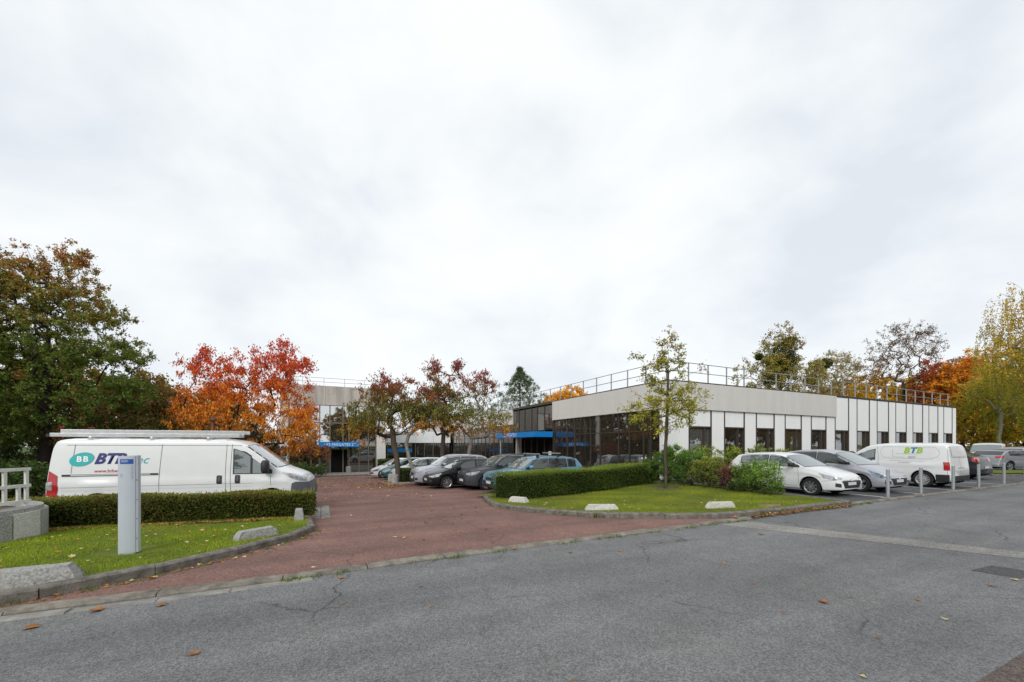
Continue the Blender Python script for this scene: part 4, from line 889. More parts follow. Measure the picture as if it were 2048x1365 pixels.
for i, (px, Y, w_, h_, c_, lb) in enumerate(((1690, 74, 5.5, 15, (.58, .36, .03), 'yellow leaved tree showing low behind the railing'), (1765, 68, 6, 13.2, (.60, .37, .03), 'second yellow tree showing behind the railing, left of the flat roof end'), (1842, 62, 5.2, 12.2, (.58, .36, .025), 'bright yellow tree at the right end of the roof railing'), (1615, 78, 6, 13.5, (.36, .24, .03), 'yellow-green tree low behind the mistletoe trees'), (1735, 84, 8, 17, (.36, .2, .03), 'brownish yellow tree filling the gap behind the railing'), (1795, 74, 5.5, 14.5, (.46, .27, .03), 'golden brown tree below the half-bare tree'))):
    tips = env([(0, 0, h_*.55, w_, w_*.7, h_*.45, 150)])
    make_tree('maple_tree', lb, at(px, Y), tips, line(h_*.4, (0, 0), 4), .2, 12000, .3, pal([(0, tuple(x*.85 for x in c_)), (1, c_)]), 'bark', .3, .34, .42, group='yellow trees behind the roof')
# belt of golden trees right of the building, down to the ground
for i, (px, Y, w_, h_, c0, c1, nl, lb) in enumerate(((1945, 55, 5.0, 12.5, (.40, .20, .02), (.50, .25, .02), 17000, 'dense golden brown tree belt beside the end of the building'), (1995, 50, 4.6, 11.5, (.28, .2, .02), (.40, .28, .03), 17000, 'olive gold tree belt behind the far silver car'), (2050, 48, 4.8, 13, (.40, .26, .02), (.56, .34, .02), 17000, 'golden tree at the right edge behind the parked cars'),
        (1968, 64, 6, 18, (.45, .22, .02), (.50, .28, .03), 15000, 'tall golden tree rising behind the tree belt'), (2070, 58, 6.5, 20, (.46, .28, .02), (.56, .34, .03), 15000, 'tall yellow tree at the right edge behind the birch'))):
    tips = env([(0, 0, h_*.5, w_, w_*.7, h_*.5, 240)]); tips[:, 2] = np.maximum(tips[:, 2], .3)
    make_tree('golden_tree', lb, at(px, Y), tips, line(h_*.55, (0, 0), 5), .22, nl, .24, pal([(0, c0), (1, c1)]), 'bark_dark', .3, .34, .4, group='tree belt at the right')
BIR = pal([(0, (.18, .17, .02)), (.4, (.28, .22, .03)), (.7, (.42, .29, .03)), (1, (.36, .25, .05))])
tips = env([(0, 0, 14.5, 4.2, 3.5, 3.5, 170), (-1.5, 0, 11.5, 4.5, 3.5, 3, 120), (1, 0, 9, 4.5, 3.5, 3, 80)])
make_tree('birch_tree', 'tall weeping birch with hanging yellow-green strands at the right edge', at(2078, 38), tips, line(14, (0, 0), 8, .15), .22, 24000, .16, BIR, 'bark_pale', .8, .28, .2, rt=.010, hang=3.4)
tips = env([(0, 0, 9, 3.6, 3, 2.6, 130), (1, 0, 6.5, 3.5, 3, 2.6, 80)])
make_tree('birch_tree', 'lower weeping green tree left of the tall birch', at(1998, 46), tips, line(8, (0, 0), 6, .15), .18, 9500, .18, pal([(0, (.17, .18, .02)), (.6, (.24, .22, .025)), (1, (.42, .32, .03))]), 'bark_pale', .8, .28, .2, rt=.010, hang=3.4)
# trees across the road, seen only as reflections in the glazing
tips = env([(0, 0, 7, 4.5, 4.5, 4.5, 220)])
rt_ = make_tree('roadside_tree', 'autumn tree across the road reflected in the windows', tuple(W(30, -14))[:2], tips, line(4, (0, 0), 5), .28, 11000, .34, pal([(0, (.14, .09, .02)), (.5, (.24, .13, .025)), (1, (.17, .12, .03))]), 'bark_dark', .3, .36, .5, z=0, group='trees across the road')
for i, (u, v, s) in enumerate(((14, -16, 1.1), (22, -13, .9), (39, -15, 1.15), (48, -13, 1.0), (60, -16, 1.2), (4, -18, .9), (-16, -12, .8), (-30, 8, 1.0), (-28, 24, 1.15), (-26, 38, 1.0), (72, -12, 1.1), (-33, 46, 1.2), (-30, 54, 1.1), (-27, 62, 1.15), (-22, 70, 1.1), (-14, 72, 1.0), (-31, 31, 1.1), (-29, 16, 1.1), (22, -9.5, .6), (29, -9, .65), (36, -9.5, .6), (43, -9, .65), (50, -9.5, .6), (57, -9, .65), (65, -9.5, .6), (75, -10, .7), (84, -13, 1.0), (34, -19, 1.3), (44, -19, 1.2), (54, -14, 1.1), (26, -18, 1.2))):
    copy_tree(rt_, W(u, v, g(u, v)), i*1.3, s, 'autumn tree across the road reflected in the windows' if v < 0 else 'brown autumn tree of the belt beyond the left edge of the site')

# ------------------------------------------------------------------ hedges
def hedge(name, label, fr, bk, h, leaves, size, cols, rough=.06, brown=.02, core='hedge_core', shoots=0, cat='hedge', top=None):
    (a0, a1), (b0, b1) = fr, bk                       # front line a0->a1, back line b0->b1 in (u, v)
    c = ((a0[0]+a1[0]+b0[0]+b1[0])/4, (a0[1]+a1[1]+b0[1]+b1[1])/4); base = W(c[0], c[1], g(*c)+.08)
    root = tag(empty(name, base), label, cat)
    F0, F1, K0, K1 = (np.array(x) for x in (a0, a1, b0, b1))
    def uvs(s, t): return (F0*(1-s)[:, None]+F1*s[:, None])*(1-t)[:, None]+(K0*(1-s)[:, None]+K1*s[:, None])*t[:, None]
    Lf = np.linalg.norm(F1-F0); Dp = np.linalg.norm(K0-F0)
    areas = np.array([Lf*h, Lf*Dp, Dp*h, Dp*h, Lf*h*.5]); pr = areas/areas.sum()
    face = rng.choice(5, leaves, p=pr); s = rng.random(leaves); t_ = rng.random(leaves); z_ = rng.random(leaves)**.9*h
    t_ = np.where(face == 0, 0, np.where(face == 4, 1, t_)); z_ = np.where(face == 1, h, z_); s = np.where(face == 2, 0, np.where(face == 3, 1, s))
    q_ = uvs(s, t_)
    wave = np.sin(q_[:, 0]*2.3+z_*3)*np.sin(q_[:, 1]*1.9+z_*2.2)
    nrm = np.zeros((leaves, 3)); dF = (F1-F0)/Lf; nf = np.array([dF[1], -dF[0]])
    for k, (n2, nz) in enumerate(((nf, 0), ((0, 0), 1), (-dF, 0), (dF, 0), (-nf, 0))):
        nrm[face == k] = (n2[0], n2[1], nz)
    off = -np.abs(rng.normal(0, rough*1.2, leaves))+wave*rough*.6+rough*.3
    P = np.zeros((leaves, 3)); P[:, 0] = q_[:, 0]+nrm[:, 0]*off+rng.normal(0, .02, leaves); P[:, 1] = q_[:, 1]+nrm[:, 1]*off+rng.normal(0, .02, leaves)
    zz = z_+nrm[:, 2]*off
    if top is not None: zz = zz*(1+top*np.sin(P[:, 0]*1.1+P[:, 1]))
    Wp = np.array([tuple(W(a, b, g(a, b)+.09+c_)) for a, b, c_ in zip(P[:, 0], P[:, 1], zz)])-np.array(base)
    nw = np.stack([CS*nrm[:, 0]-SN*nrm[:, 1], SN*nrm[:, 0]+CS*nrm[:, 1], nrm[:, 2]], 1)
    D = unit(nw*.8+randunit(leaves)+np.array([0, 0, .25])); N = perp(D)
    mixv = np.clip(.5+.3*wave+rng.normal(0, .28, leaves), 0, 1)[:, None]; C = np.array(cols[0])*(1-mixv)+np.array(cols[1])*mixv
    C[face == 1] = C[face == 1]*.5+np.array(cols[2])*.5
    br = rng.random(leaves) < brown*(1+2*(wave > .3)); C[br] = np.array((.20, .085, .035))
    soup('foliage', Wp, D, N, rng.uniform(.6, 1.3, leaves)*size, .3, C, 'foliage', root, fold=.06)
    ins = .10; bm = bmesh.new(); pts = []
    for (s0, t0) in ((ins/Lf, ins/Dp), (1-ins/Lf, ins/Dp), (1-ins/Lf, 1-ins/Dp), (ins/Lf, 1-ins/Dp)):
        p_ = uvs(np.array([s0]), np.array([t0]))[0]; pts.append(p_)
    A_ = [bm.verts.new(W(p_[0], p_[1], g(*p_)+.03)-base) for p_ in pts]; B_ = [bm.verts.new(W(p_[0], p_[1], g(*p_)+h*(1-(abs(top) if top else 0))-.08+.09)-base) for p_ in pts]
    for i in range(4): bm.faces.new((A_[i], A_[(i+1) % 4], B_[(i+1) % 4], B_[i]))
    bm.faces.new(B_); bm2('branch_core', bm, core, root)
    if shoots:
        u_ = uvs(rng.random(shoots), rng.random(shoots)); n_ = shoots
        P = np.array([tuple(W(a, b, g(a, b)+.09+h-.03)) for a, b in u_])-np.array(base)
        D = unit(np.stack([rng.normal(0, .3, n_), rng.normal(0, .3, n_), np.ones(n_)], 1)); C = np.tile(np.array(cols[2]), (n_, 1))
        tag(soup('shoots', P, D, perp(D), rng.uniform(.05, .17, n_), .05, C, 'foliage', root), kind='stuff')
    return root
hl0, hl1 = px_g(58, 1060, .1), px_g(621, 1033, .1)
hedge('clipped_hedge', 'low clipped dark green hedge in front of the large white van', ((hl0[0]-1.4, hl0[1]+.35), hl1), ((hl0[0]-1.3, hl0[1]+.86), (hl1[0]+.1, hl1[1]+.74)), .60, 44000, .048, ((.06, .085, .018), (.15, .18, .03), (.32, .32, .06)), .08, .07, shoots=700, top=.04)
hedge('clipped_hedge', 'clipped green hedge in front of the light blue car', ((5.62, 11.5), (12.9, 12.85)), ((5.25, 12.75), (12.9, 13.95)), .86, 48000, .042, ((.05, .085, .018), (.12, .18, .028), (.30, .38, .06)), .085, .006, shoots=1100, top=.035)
hedge('clipped_hedge', 'green hedge on the planting bed below the pale trunk', ((4.1, 22.95), (9.8, 22.95)), ((4.1, 24.7), (9.8, 24.7)), .75, 14000, .06, ((.03, .05, .012), (.07, .10, .02), (.13, .14, .03)), .06, .03)
hedge('clipped_hedge', 'low green hedge along the foot of the far building right of its entrance', ((5.2, 43.2), (14, 43.2)), ((5.2, 44.2), (14, 44.2)), 1.2, 9000, .1, ((.04, .07, .015), (.08, .13, .025), (.12, .18, .035)), .06, .01)
hedge('clipped_hedge', 'low hedge along the glazed side of the long building', ((14.3, 15.5), (14.3, 24.5)), ((15.2, 15.5), (15.2, 24.5)), .55, 9000, .06, ((.03, .06, .015), (.08, .13, .03), (.15, .20, .05)), .06, .01)
def shrub(name, label, u, v, w_, d_, h_, leaves, size, c0, c1, asp=.28, stems=8, group='loose shrubs beside the parking lot', spiky=0.0):
    h_ *= .88; tips = env([(0, 0, h_*.5, w_, d_, h_*.5, 90)]); tips[:, 2] = np.maximum(tips[:, 2], .12)
    if spiky:
        sp = env([(0, 0, h_*.98, w_*.8, d_*.8, spiky, 26)]); tips = np.vstack([tips, sp])
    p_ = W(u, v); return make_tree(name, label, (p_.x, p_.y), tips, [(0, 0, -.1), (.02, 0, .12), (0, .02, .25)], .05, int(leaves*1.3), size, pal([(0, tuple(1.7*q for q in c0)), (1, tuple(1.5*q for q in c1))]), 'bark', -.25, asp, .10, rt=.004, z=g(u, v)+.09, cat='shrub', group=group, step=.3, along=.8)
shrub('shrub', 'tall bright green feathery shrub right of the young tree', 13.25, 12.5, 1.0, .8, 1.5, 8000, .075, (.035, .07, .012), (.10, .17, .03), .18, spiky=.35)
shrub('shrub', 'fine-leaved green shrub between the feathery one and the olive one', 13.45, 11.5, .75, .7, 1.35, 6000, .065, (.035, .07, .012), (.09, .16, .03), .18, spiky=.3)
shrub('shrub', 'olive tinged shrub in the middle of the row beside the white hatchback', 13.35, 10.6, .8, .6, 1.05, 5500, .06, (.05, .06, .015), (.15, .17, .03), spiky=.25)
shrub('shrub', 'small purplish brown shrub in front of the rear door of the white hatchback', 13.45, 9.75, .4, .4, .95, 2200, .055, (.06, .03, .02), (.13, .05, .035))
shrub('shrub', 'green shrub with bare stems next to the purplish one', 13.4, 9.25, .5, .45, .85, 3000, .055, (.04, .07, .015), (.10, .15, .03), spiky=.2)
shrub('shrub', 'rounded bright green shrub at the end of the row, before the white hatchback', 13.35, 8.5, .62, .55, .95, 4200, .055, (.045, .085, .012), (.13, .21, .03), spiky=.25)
for i in range(5):
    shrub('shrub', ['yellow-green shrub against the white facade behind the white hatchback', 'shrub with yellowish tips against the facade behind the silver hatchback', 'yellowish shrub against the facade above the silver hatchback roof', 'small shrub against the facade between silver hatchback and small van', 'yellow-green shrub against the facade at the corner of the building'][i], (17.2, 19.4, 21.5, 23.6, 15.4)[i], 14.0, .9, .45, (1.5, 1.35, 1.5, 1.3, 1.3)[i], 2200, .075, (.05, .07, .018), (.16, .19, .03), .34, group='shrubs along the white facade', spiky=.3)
# ------------------------------------------------------------------ vehicles
WH = {}
def lathe(prof, n, m, name, parent=None):
    vs_ = []; fs = []; k = len(prof)
    for i in range(n):
        a = 2*math.pi*i/n
        for (y, r_) in prof: vs_.append((r_*math.cos(a), y, r_*math.sin(a)))
    for i in range(n):
        for j in range(k-1): fs.append((i*k+j, i*k+j+1, ((i+1) % n)*k+j+1, ((i+1) % n)*k+j))
    return pyd(name, vs_, fs, m, parent, smooth=True)
def wheel_meshes(r, style):
    key = (round(r, 3), style)
    if key in WH: return WH[key]
    w = .105; rr = r*.68
    ty = lathe([(-w*.8, rr*.96), (-w, rr*1.08), (-w, r*.9), (-w*.78, r*.985), (-w*.3, r), (w*.3, r), (w*.78, r*.985), (w, r*.9), (w, rr*1.08), (w*.8, rr*.96), (-w*.8, rr*.96)], 36, 'tyre', 'wheel')
    bk = lathe([(w*.25, .001), (w*.25, rr*.97), (w*.7, rr*.985)], 28, 'rim_dark', 'brake_disc')
    bm = bmesh.new()
    def spoke(a0, wd0, wd1, r0_, r1_, twist=0.0):
        c = []
        for (rad, wd, tw) in ((r0_, wd0, 0), (r1_, wd1, twist)):
            for s in (-1, 1):
                for y in (w*.55, w*.82 if rad < rr*.5 else w*.74):
                    a = a0+tw; c.append(bm.verts.new((rad*math.cos(a)-s*wd*math.sin(a), y, rad*math.sin(a)+s*wd*math.cos(a))))
        for f in ((0, 1, 3, 2), (4, 6, 7, 5), (0, 4, 5, 1), (2, 3, 7, 6), (1, 5, 7, 3), (0, 2, 6, 4)): bm.faces.new([c[i] for i in f])
    mt = 'rim'
    if style == 'steel':
        mt = 'rim_steel'
        for i in range(14): spoke(2*math.pi*i/14, .017, .024, rr*.55, rr*.93)
    elif style == 'swirl':
        for i in range(9): spoke(2*math.pi*i/9, .012, .03, rr*.16, rr*.95, .55)
    elif style == 'ten':
        for i in range(9): spoke(2*math.pi*i/9, .022, .034, rr*.16, rr*.95)
    else:
        for i in range(5): spoke(2*math.pi*i/5, .03, .05, rr*.14, rr*.95)
    rg = bmesh.new()
    n = 32
    for ra, rb, ya, yb in ((rr*.9, rr*1.0, w*.74, w*.86), (rr*1.0, rr*1.04, w*.86, w*.8), (rr*.88, rr*.9, w*.5, w*.74)):
        A = [bm.verts.new((ra*math.cos(2*math.pi*i/n), ya, ra*math.sin(2*math.pi*i/n))) for i in range(n)]; B = [bm.verts.new((rb*math.cos(2*math.pi*i/n), yb, rb*math.sin(2*math.pi*i/n))) for i in range(n)]
        for i in range(n): bm.faces.new((A[i], B[i], B[(i+1) % n], A[(i+1) % n]))
    hub = rr*(.58 if style == 'steel' else .2)
    A = [bm.verts.new((hub*math.cos(2*math.pi*i/18), w*.72, hub*math.sin(2*math.pi*i/18))) for i in range(18)]; c = bm.verts.new((0, w*.86, 0))
    for i in range(18): bm.faces.new((A[i], A[(i+1) % 18], c))
    rg.free(); ri = bm2('rim', bm, mt)
    res = (ty.data, bk.data, ri.data)
    for o in (ty, bk, ri): bpy.data.objects.remove(o)
    WH[key] = res; return res
TPL = {
 'hatch': ([(0, .30), (.005, .42), (.02, .475), (.06, .535), (.20, .645), (.25, .675), (.43, .955), (.5, .985), (.58, 1), (.75, .985), (.875, .945), (.95, .73), (.972, .66), (.985, .52), (1, .32)],
           [(0, .48), (.1, .56), (.25, .64), (.9, .71), (1, .7)], (.25, .42), (.885, .952), [(.30, .555), (.575, .83)], .205, .83),
 'egg':   ([(0, .28), (.006, .38), (.02, .43), (.06, .50), (.16, .60), (.215, .65), (.42, .95), (.5, .99), (.57, 1), (.75, .985), (.87, .94), (.95, .73), (.972, .64), (.985, .5), (1, .32)],
           [(0, .44), (.1, .53), (.25, .63), (.9, .74), (1, .7)], (.215, .41), (.88, .95), [(.285, .55), (.57, .80)], .205, .84),
 'suv':   ([(0, .30), (.004, .45), (.018, .525), (.055, .575), (.21, .635), (.26, .66), (.41, .955), (.48, .985), (.56, 1), (.78, .985), (.895, .945), (.958, .72), (.975, .64), (.988, .5), (1, .34)],
           [(0, .54), (.1, .58), (.25, .64), (.9, .70), (1, .68)], (.26, .405), (.905, .957), [(.305, .55), (.57, .76), (.785, .865)], .205, .82),
 'coupe': ([(0, .30), (.004, .45), (.018, .525), (.055, .575), (.21, .635), (.26, .66), (.41, .955), (.48, .985), (.56, 1), (.68, .98), (.80, .90), (.93, .74), (.965, .715), (.985, .5), (1, .34)],
           [(0, .54), (.1, .58), (.25, .64), (.9, .70), (1, .66)], (.26, .405), (.70, .92), [(.305, .55), (.57, .76)], .205, .82),
}
def car(name, label, x, y, rz, L_, Wd, H, tpl='hatch', pnt='white', r=.31, rim='five', z=None, prof=None, belt=None, ws=None, rg=None, wins=None, fa=None, ra=None, tum=.34, glass_='car_glass', rglass='car_glass_tint', clad=False, rails=None, lamp='lamp_clear', sill=.20, cat='car', group='parked cars', mirror='body', roofpaint=None, van=False, face=None, plan_f=.24, plan_r=.14, glassf=None):
    T = TPL.get(tpl); S_ = lambda a: [(p[0]*L_, p[1]*H) for p in a]
    prof = prof or S_(T[0]); belt = belt or S_(T[1]); ws = ws or tuple(d*L_ for d in T[2]); rg = rg if rg is not None else tuple(d*L_ for d in T[3]); wins = wins or [(a*L_, b*L_) for a, b in T[4]]
    fa = fa or T[5]*L_; ra = ra or T[6]*L_
    xs = np.arange(-.3, L_+.3, .01); zz = np.interp(xs, [p[0] for p in prof], [p[1] for p in prof]); ker = np.exp(-.5*(np.arange(-12, 13)/(3.2 if not van else 4.5))**2); ker /= ker.sum()
    zs = np.convolve(zz, ker, 'same'); top = lambda d: float(np.interp(d, xs[13:-13], zs[13:-13]))
    bl = lambda d: float(np.interp(d, [p[0] for p in belt], [p[1] for p in belt]))
    hw0 = Wd/2
    def plan(d):
        f = 1.0; lf, lr = .75, .6
        if d < lf: f -= plan_f*(1-d/lf)**2.6
        if d > L_-lr: f -= plan_r*(1-(L_-d)/lr)**2.6
        return f
    Ra = r+.055; cen = ((fa, r), (ra, r))
    def zlow(d):
        z_ = sill+.05*max(0, 1-d/.5)+.08*max(0, 1-(L_-d)/.5)
        for c, cz in cen:
            q_ = Ra*Ra-(d-c)**2
            if q_ > 0: z_ = max(z_, cz+math.sqrt(q_)*1.0)
        return z_
    st = set(np.round(np.linspace(0, L_, int(L_/.05)), 4))
    for e in (.006, .014, .025, .04, .06, .085, .115, .15): st |= {e, L_-e}
    for c, _ in cen:
        for k in np.linspace(-90, 90, 25): st.add(round(c+Ra*math.sin(R(k)), 4))
        st |= {round(c-Ra-.004, 4), round(c+Ra+.004, 4)}
    st = sorted(st); keep = [st[0]]
    for s in st[1:]:
        if s-keep[-1] > .0035: keep.append(s)
    st = keep
    def section(d):
        zt = top(d); zl = zlow(d); zb = min(bl(d), zt-.05); hw = hw0*plan(d); zl = min(zl, zb-.06)
        flare = sum(.018*math.exp(-((d-c)/(Ra*1.1))**4) for c, _ in cen)
        def yb(z_):
            t_ = (z_-sill)/(max(zb, .5)-sill); t_ = min(1, max(0, t_))
            crease = .010*math.exp(-((t_-.80)/.07)**2)-.010*math.exp(-((t_-.62)/.12)**2)
            return hw*(.945+.055*math.sin(min(1, t_/.5)*math.pi/2)-.03*max(0, (t_-.55)/.45)**2)+crease*(d > .5)+flare*(1 if t_ < .75 else max(0, (1-t_)/.25))-.018
        crown = .045 if not van else .05; ze0 = zt-crown; rad = min(.09, max(.012, (ze0-zb)*.55)); ze = max(zb+.004, ze0-rad)
        ybt = yb(zb)
        def yg(z_): h_ = max(0, z_-zb); return ybt-h_*tum*(.75+.5*h_)
        pts = [(yb(zl)*.9, zl+.012)]
        for t_ in np.linspace(0, 1, 11): z_ = zl+(zb-zl)*t_; pts.append((yb(z_), z_))
        for t_ in (.12, .3, .5, .7, .86, 1): z_ = zb+(ze-zb)*t_; pts.append((yg(z_), z_))
        ye = yg(ze); rx = min(rad*1.1, ye*.4); yc = ye-rx
        for a in (22, 45, 68, 90): pts.append((yc+rx*math.cos(R(a)), ze+(ze0-ze)*math.sin(R(a))+0))
        for t_ in (.8, .55, .28, 0): pts.append((yc*t_, zt-crown*t_*t_))
        return pts
    root = tag(empty(name, (x, y, gxy(x, y)+.005 if z is None else z), rz), label, cat, group)
    bm = bmesh.new(); rows = []
    for d in st:
        s = section(d); X = L_/2-d
        rows.append([bm.verts.new((X, y_, z_)) for y_, z_ in s]+[bm.verts.new((X, -y_, z_)) for y_, z_ in s[-2::-1]])
    for A, B in zip(rows, rows[1:]):
        for i in range(len(A)-1): bm.faces.new((A[i], A[i+1], B[i+1], B[i]))
    bm.faces.new(rows[0][::-1]); bm.faces.new(rows[-1])
    bmesh.ops.recalc_face_normals(bm, faces=bm.faces)
    bvh = BVHTree.FromBMesh(bm)
    body = bm2('body', bm, 'paint_'+pnt, root, smooth=True)
    def proj(bm_, dirv, off, nrm_off=True):
        dv = Vector(dirv).normalized()
        for v_ in bm_.verts:
            h = bvh.ray_cast(v_.co+dv*4, -dv)
            if h[0] is None: h = bvh.find_nearest(v_.co)
            nn = h[1]; nn = nn if nn.dot(dv) > 0 else -nn
            v_.co = h[0]+(nn*.6+dv*.4)*off
    def patch(nm, pts, dirv, m, off=.006, sub=.09, parent=None, mirror_=True):
        res = None
        for sg in ((1, -1) if mirror_ else (1,)):
            b_ = bmesh.new(); P = [Vector((L_/2-p_[0], p_[1]*sg, p_[2])) for p_ in pts]; dv = Vector((dirv[0], dirv[1]*sg, dirv[2])).normalized()
            c0 = sum(P, Vector())/len(P)
            try: b_.faces.new([b_.verts.new(p_-dv*(p_-c0).dot(dv)) for p_ in P])
            except Exception: b_.free(); continue
            bmesh.ops.triangulate(b_, faces=b_.faces)
            for _ in range(5):
                es = [e for e in b_.edges if e.calc_length() > sub]
                if not es: break
                bmesh.ops.subdivide_edges(b_, edges=es, cuts=1); bmesh.ops.triangulate(b_, faces=b_.faces)
            proj(b_, dv, off)
            f0 = b_.faces[:]; res = bm2(nm, b_, m, parent or root, smooth=True)
        return res
    def strip(nm, pts, dirv, m, wd=.007, off=.004, mirror_=True, parent=None):
        for sg in ((1, -1) if mirror_ else (1,)):
            b_ = bmesh.new(); dv = Vector((dirv[0], dirv[1]*sg, dirv[2])).normalized(); P = []
            raw = [Vector((L_/2-p_[0], p_[1]*sg, p_[2])) for p_ in pts]
            for a, b in zip(raw, raw[1:]):
                n_ = max(1, int((b-a).length/.06)); P += [a+(b-a)*i/n_ for i in range(n_)]
            P.append(raw[-1]); prev = None
            for i, p_ in enumerate(P):
                tng = (P[min(i+1, len(P)-1)]-P[max(i-1, 0)]).normalized(); s = dv.cross(tng).normalized()*wd/2
                q_ = (b_.verts.new(p_+s), b_.verts.new(p_-s))
                if prev: b_.faces.new((prev[0], q_[0], q_[1], prev[1]))
                prev = q_
            proj(b_, dv, off); bm2(nm, b_, m, parent or body)
    SD = (0, 1, 0); hp = hw0
    # side glazing
    for k, (d1, d2) in enumerate(wins):
        lo = []; hi = []
        for t_ in np.linspace(0, 1, 12):
            d = d1+(d2-d1)*t_; zb = bl(d)+.02; zu = min(top(d), top(d+.05), top(d-.05))-(.10 if not van else .25)
            if zu < zb+.01: zu = zb+.01
            lo.append((d, hp, zb)); hi.append((d, hp, zu))
        pts = lo+hi[::-1]; frm = [(p_[0]+(.03 if p_[0] > (d1+d2)/2 else -.03), hp, p_[2]+(.028 if i >= 12 else -.022)) for i, p_ in enumerate(pts)]
        patch('window_trim', frm, SD, 'trim', .004, .12)
        gm = glass_ if k == 0 else rglass
        patch('window', pts, SD, gm, .008, .10)
    # windscreen and rear window
    def cross(d, k): 
        s = section(d); ys = [p_[0] for p_ in s]; i = 22 if False else 18
        return s[18][0]*k, top(d)
    dc, dt = ws; pts = []
    for d, ks in ((dc+.02, (-1, -.6, -.2, .2, .6, 1)), (dt-.03, (1, .6, .2, -.2, -.6, -1))):
        yw = section(d)[17][0]-.055
        for k in ks: pts.append((d-(.05*(1-k*k) if d < (dc+dt)/2 else 0), yw*k, top(d)))
    slope = (top(dt)-top(dc))/(dt-dc); ndir = (1, 0, 1/max(.3, slope)) if slope > 0 else (1, 0, .5)
    patch('windscreen_trim', [(p_[0]+(.03 if i > 5 else -.03), p_[1]*1.035, p_[2]) for i, p_ in enumerate(pts)], ndir, 'trim', .004, .12, None, False)
    patch('windscreen', pts, ndir, glassf or 'car_glass_light', .008, .10, None, False)
    if rg:
        d0, d1 = rg; pts = []
        for d, ks in ((d0+.02, (-1, -.5, 0, .5, 1)), (d1-.01, (1, .5, 0, -.5, -1))):
            yw = section(d)[17][0]-.09
            for k in ks: pts.append((d, yw*k, top(d)))
        patch('rear_window', pts, (-1, 0, .5), 'car_glass_tint', .008, .10, None, False)
    # wheels, arches, underside
    tyr, bkd, rim_ = wheel_meshes(r, rim)
    for c, cz in cen:
        for sg in (1, -1):
            w = link('wheel', tyr, root, (L_/2-c, sg*(hp-.135), r)); w.rotation_euler = (0, 0, 0 if sg > 0 else math.pi)
            link('brake_disc', bkd, w); rm = link('rim', rim_, w); 
        arc = [(c+Ra*math.sin(R(k)), cz+Ra*math.cos(R(k))) for k in np.linspace(-88, 88, 22)]
        arc2 = [(c+(Ra+(.06 if clad else .018))*math.sin(R(k)), cz+(Ra+(.06 if clad else .018))*math.cos(R(k))) for k in np.linspace(88, -88, 22)]
        patch('arch_trim', [(a, hp, max(sill+.02, b)) for a, b in arc]+[(a, hp, max(sill+.02, b)) for a, b in arc2], SD, 'trim' if clad else 'paint_'+pnt, .008 if clad else .010, .12)
        n = 14
        for sg in (1, -1):
            b_ = bmesh.new()
            A = [b_.verts.new((L_/2-c+(Ra-.005)*math.cos(math.pi*i/n), sg*(hp-.05), cz+(Ra-.005)*math.sin(math.pi*i/n))) for i in range(n+1)]; B = [b_.verts.new((v_.co.x, sg*(hp-.34), v_.co.z)) for v_ in A]
            for i in range(n): b_.faces.new((A[i], A[i+1], B[i+1], B[i]))
            b_.faces.new(B); bm2('wheel_well', b_, 'under', root)
    b_ = bmesh.new(); bx(b_, -L_/2+.18, L_/2-.16, -hp+.36, hp-.36, sill-.02, sill+.35)
    for a0, a1 in ((.14, fa-Ra-.02), (fa+Ra+.02, ra-Ra-.02), (ra+Ra+.02, L_-.12)):
        if a1-a0 > .05: bx(b_, L_/2-a1, L_/2-a0, -hp*plan(a0)*plan(a1)+.10, hp*plan(a0)*plan(a1)-.10, sill+.01, sill+.13)
    bm2('underbody', b_, 'under', root)
    # front: lamps, grille, bumper intake, plate
    zn = top(.12); 
    if not van:
        patch('headlight', [(.10, hp*.50, zn*.90), (.13, hp*.80, zn*.925), (.46, hp*.93, top(.46)*.985-.075), (.60, hp*.95, top(.6)-.10), (.42, hp*.95, zn*.86), (.16, hp*.86, zn*.80), (.08, hp*.56, zn*.80)], (1, .9, .35), lamp, .008, .06)
        if face != 'low': patch('grille', [(0, -hp*.42, zn*.80), (0, hp*.42, zn*.80), (0, hp*.36, zn*.66), (0, -hp*.36, zn*.66)], (1, 0, .1), 'trim', .008, .08, None, False)
        else:
            strip('chrome_strip', [(0, -hp*.58, .555), (0, hp*.58, .555)], (1, 0, 0), 'chrome', .02, .010, False)
            patch('badge', [(0, -.06, zn*.84), (0, .06, zn*.84), (0, .06, zn*.74), (0, -.06, zn*.74)], (1, 0, .2), 'chrome', .012, .08, None, False)
        patch('air_intake', [(0, -hp*.66, .54 if face == 'low' else .50), (0, hp*.66, .54 if face == 'low' else .50), (0, hp*.5, .30), (0, -hp*.5, .30)], (1, 0, .0), 'trim', .008, .08, None, False)
        patch('fog_lamp', [(.05, hp*.70, .46), (.15, hp*.82, .48), (.15, hp*.82, .36), (.05, hp*.70, .34)], (1, .6, 0), 'trim', .009, .06)
        patch('tail_light', [(L_-.06, hp*.62, top(L_-.18)*.97), (L_-.30, hp*.93, bl(L_-.3)*.99), (L_-.26, hp*.95, bl(L_)*.86), (L_-.06, hp*.66, bl(L_)*.84)], (-1, .9, .1), 'lamp_red', .009, .07)
        strip('bonnet_seam', [(.16, hp*.82, zn), (.5, hp*.80, top(.5)), (dc-.02, hp*.80, top(dc))], (0, .25, 1), 'seam', .008)
        strip('bumper_seam', [(.12, hp*.9, zn*.80), (fa-Ra, hp, r+.22)], SD, 'seam', .006)
    box('number_plate', L_/2-.0, L_/2+.015, -.24, .24, .40, .50, 'plate', root, .003)
    pz = .62 if not van else .75
    box('number_plate', -L_/2-.013, -L_/2+.002, -.24, .24, pz-.05, pz+.05, 'plate', root, .003)
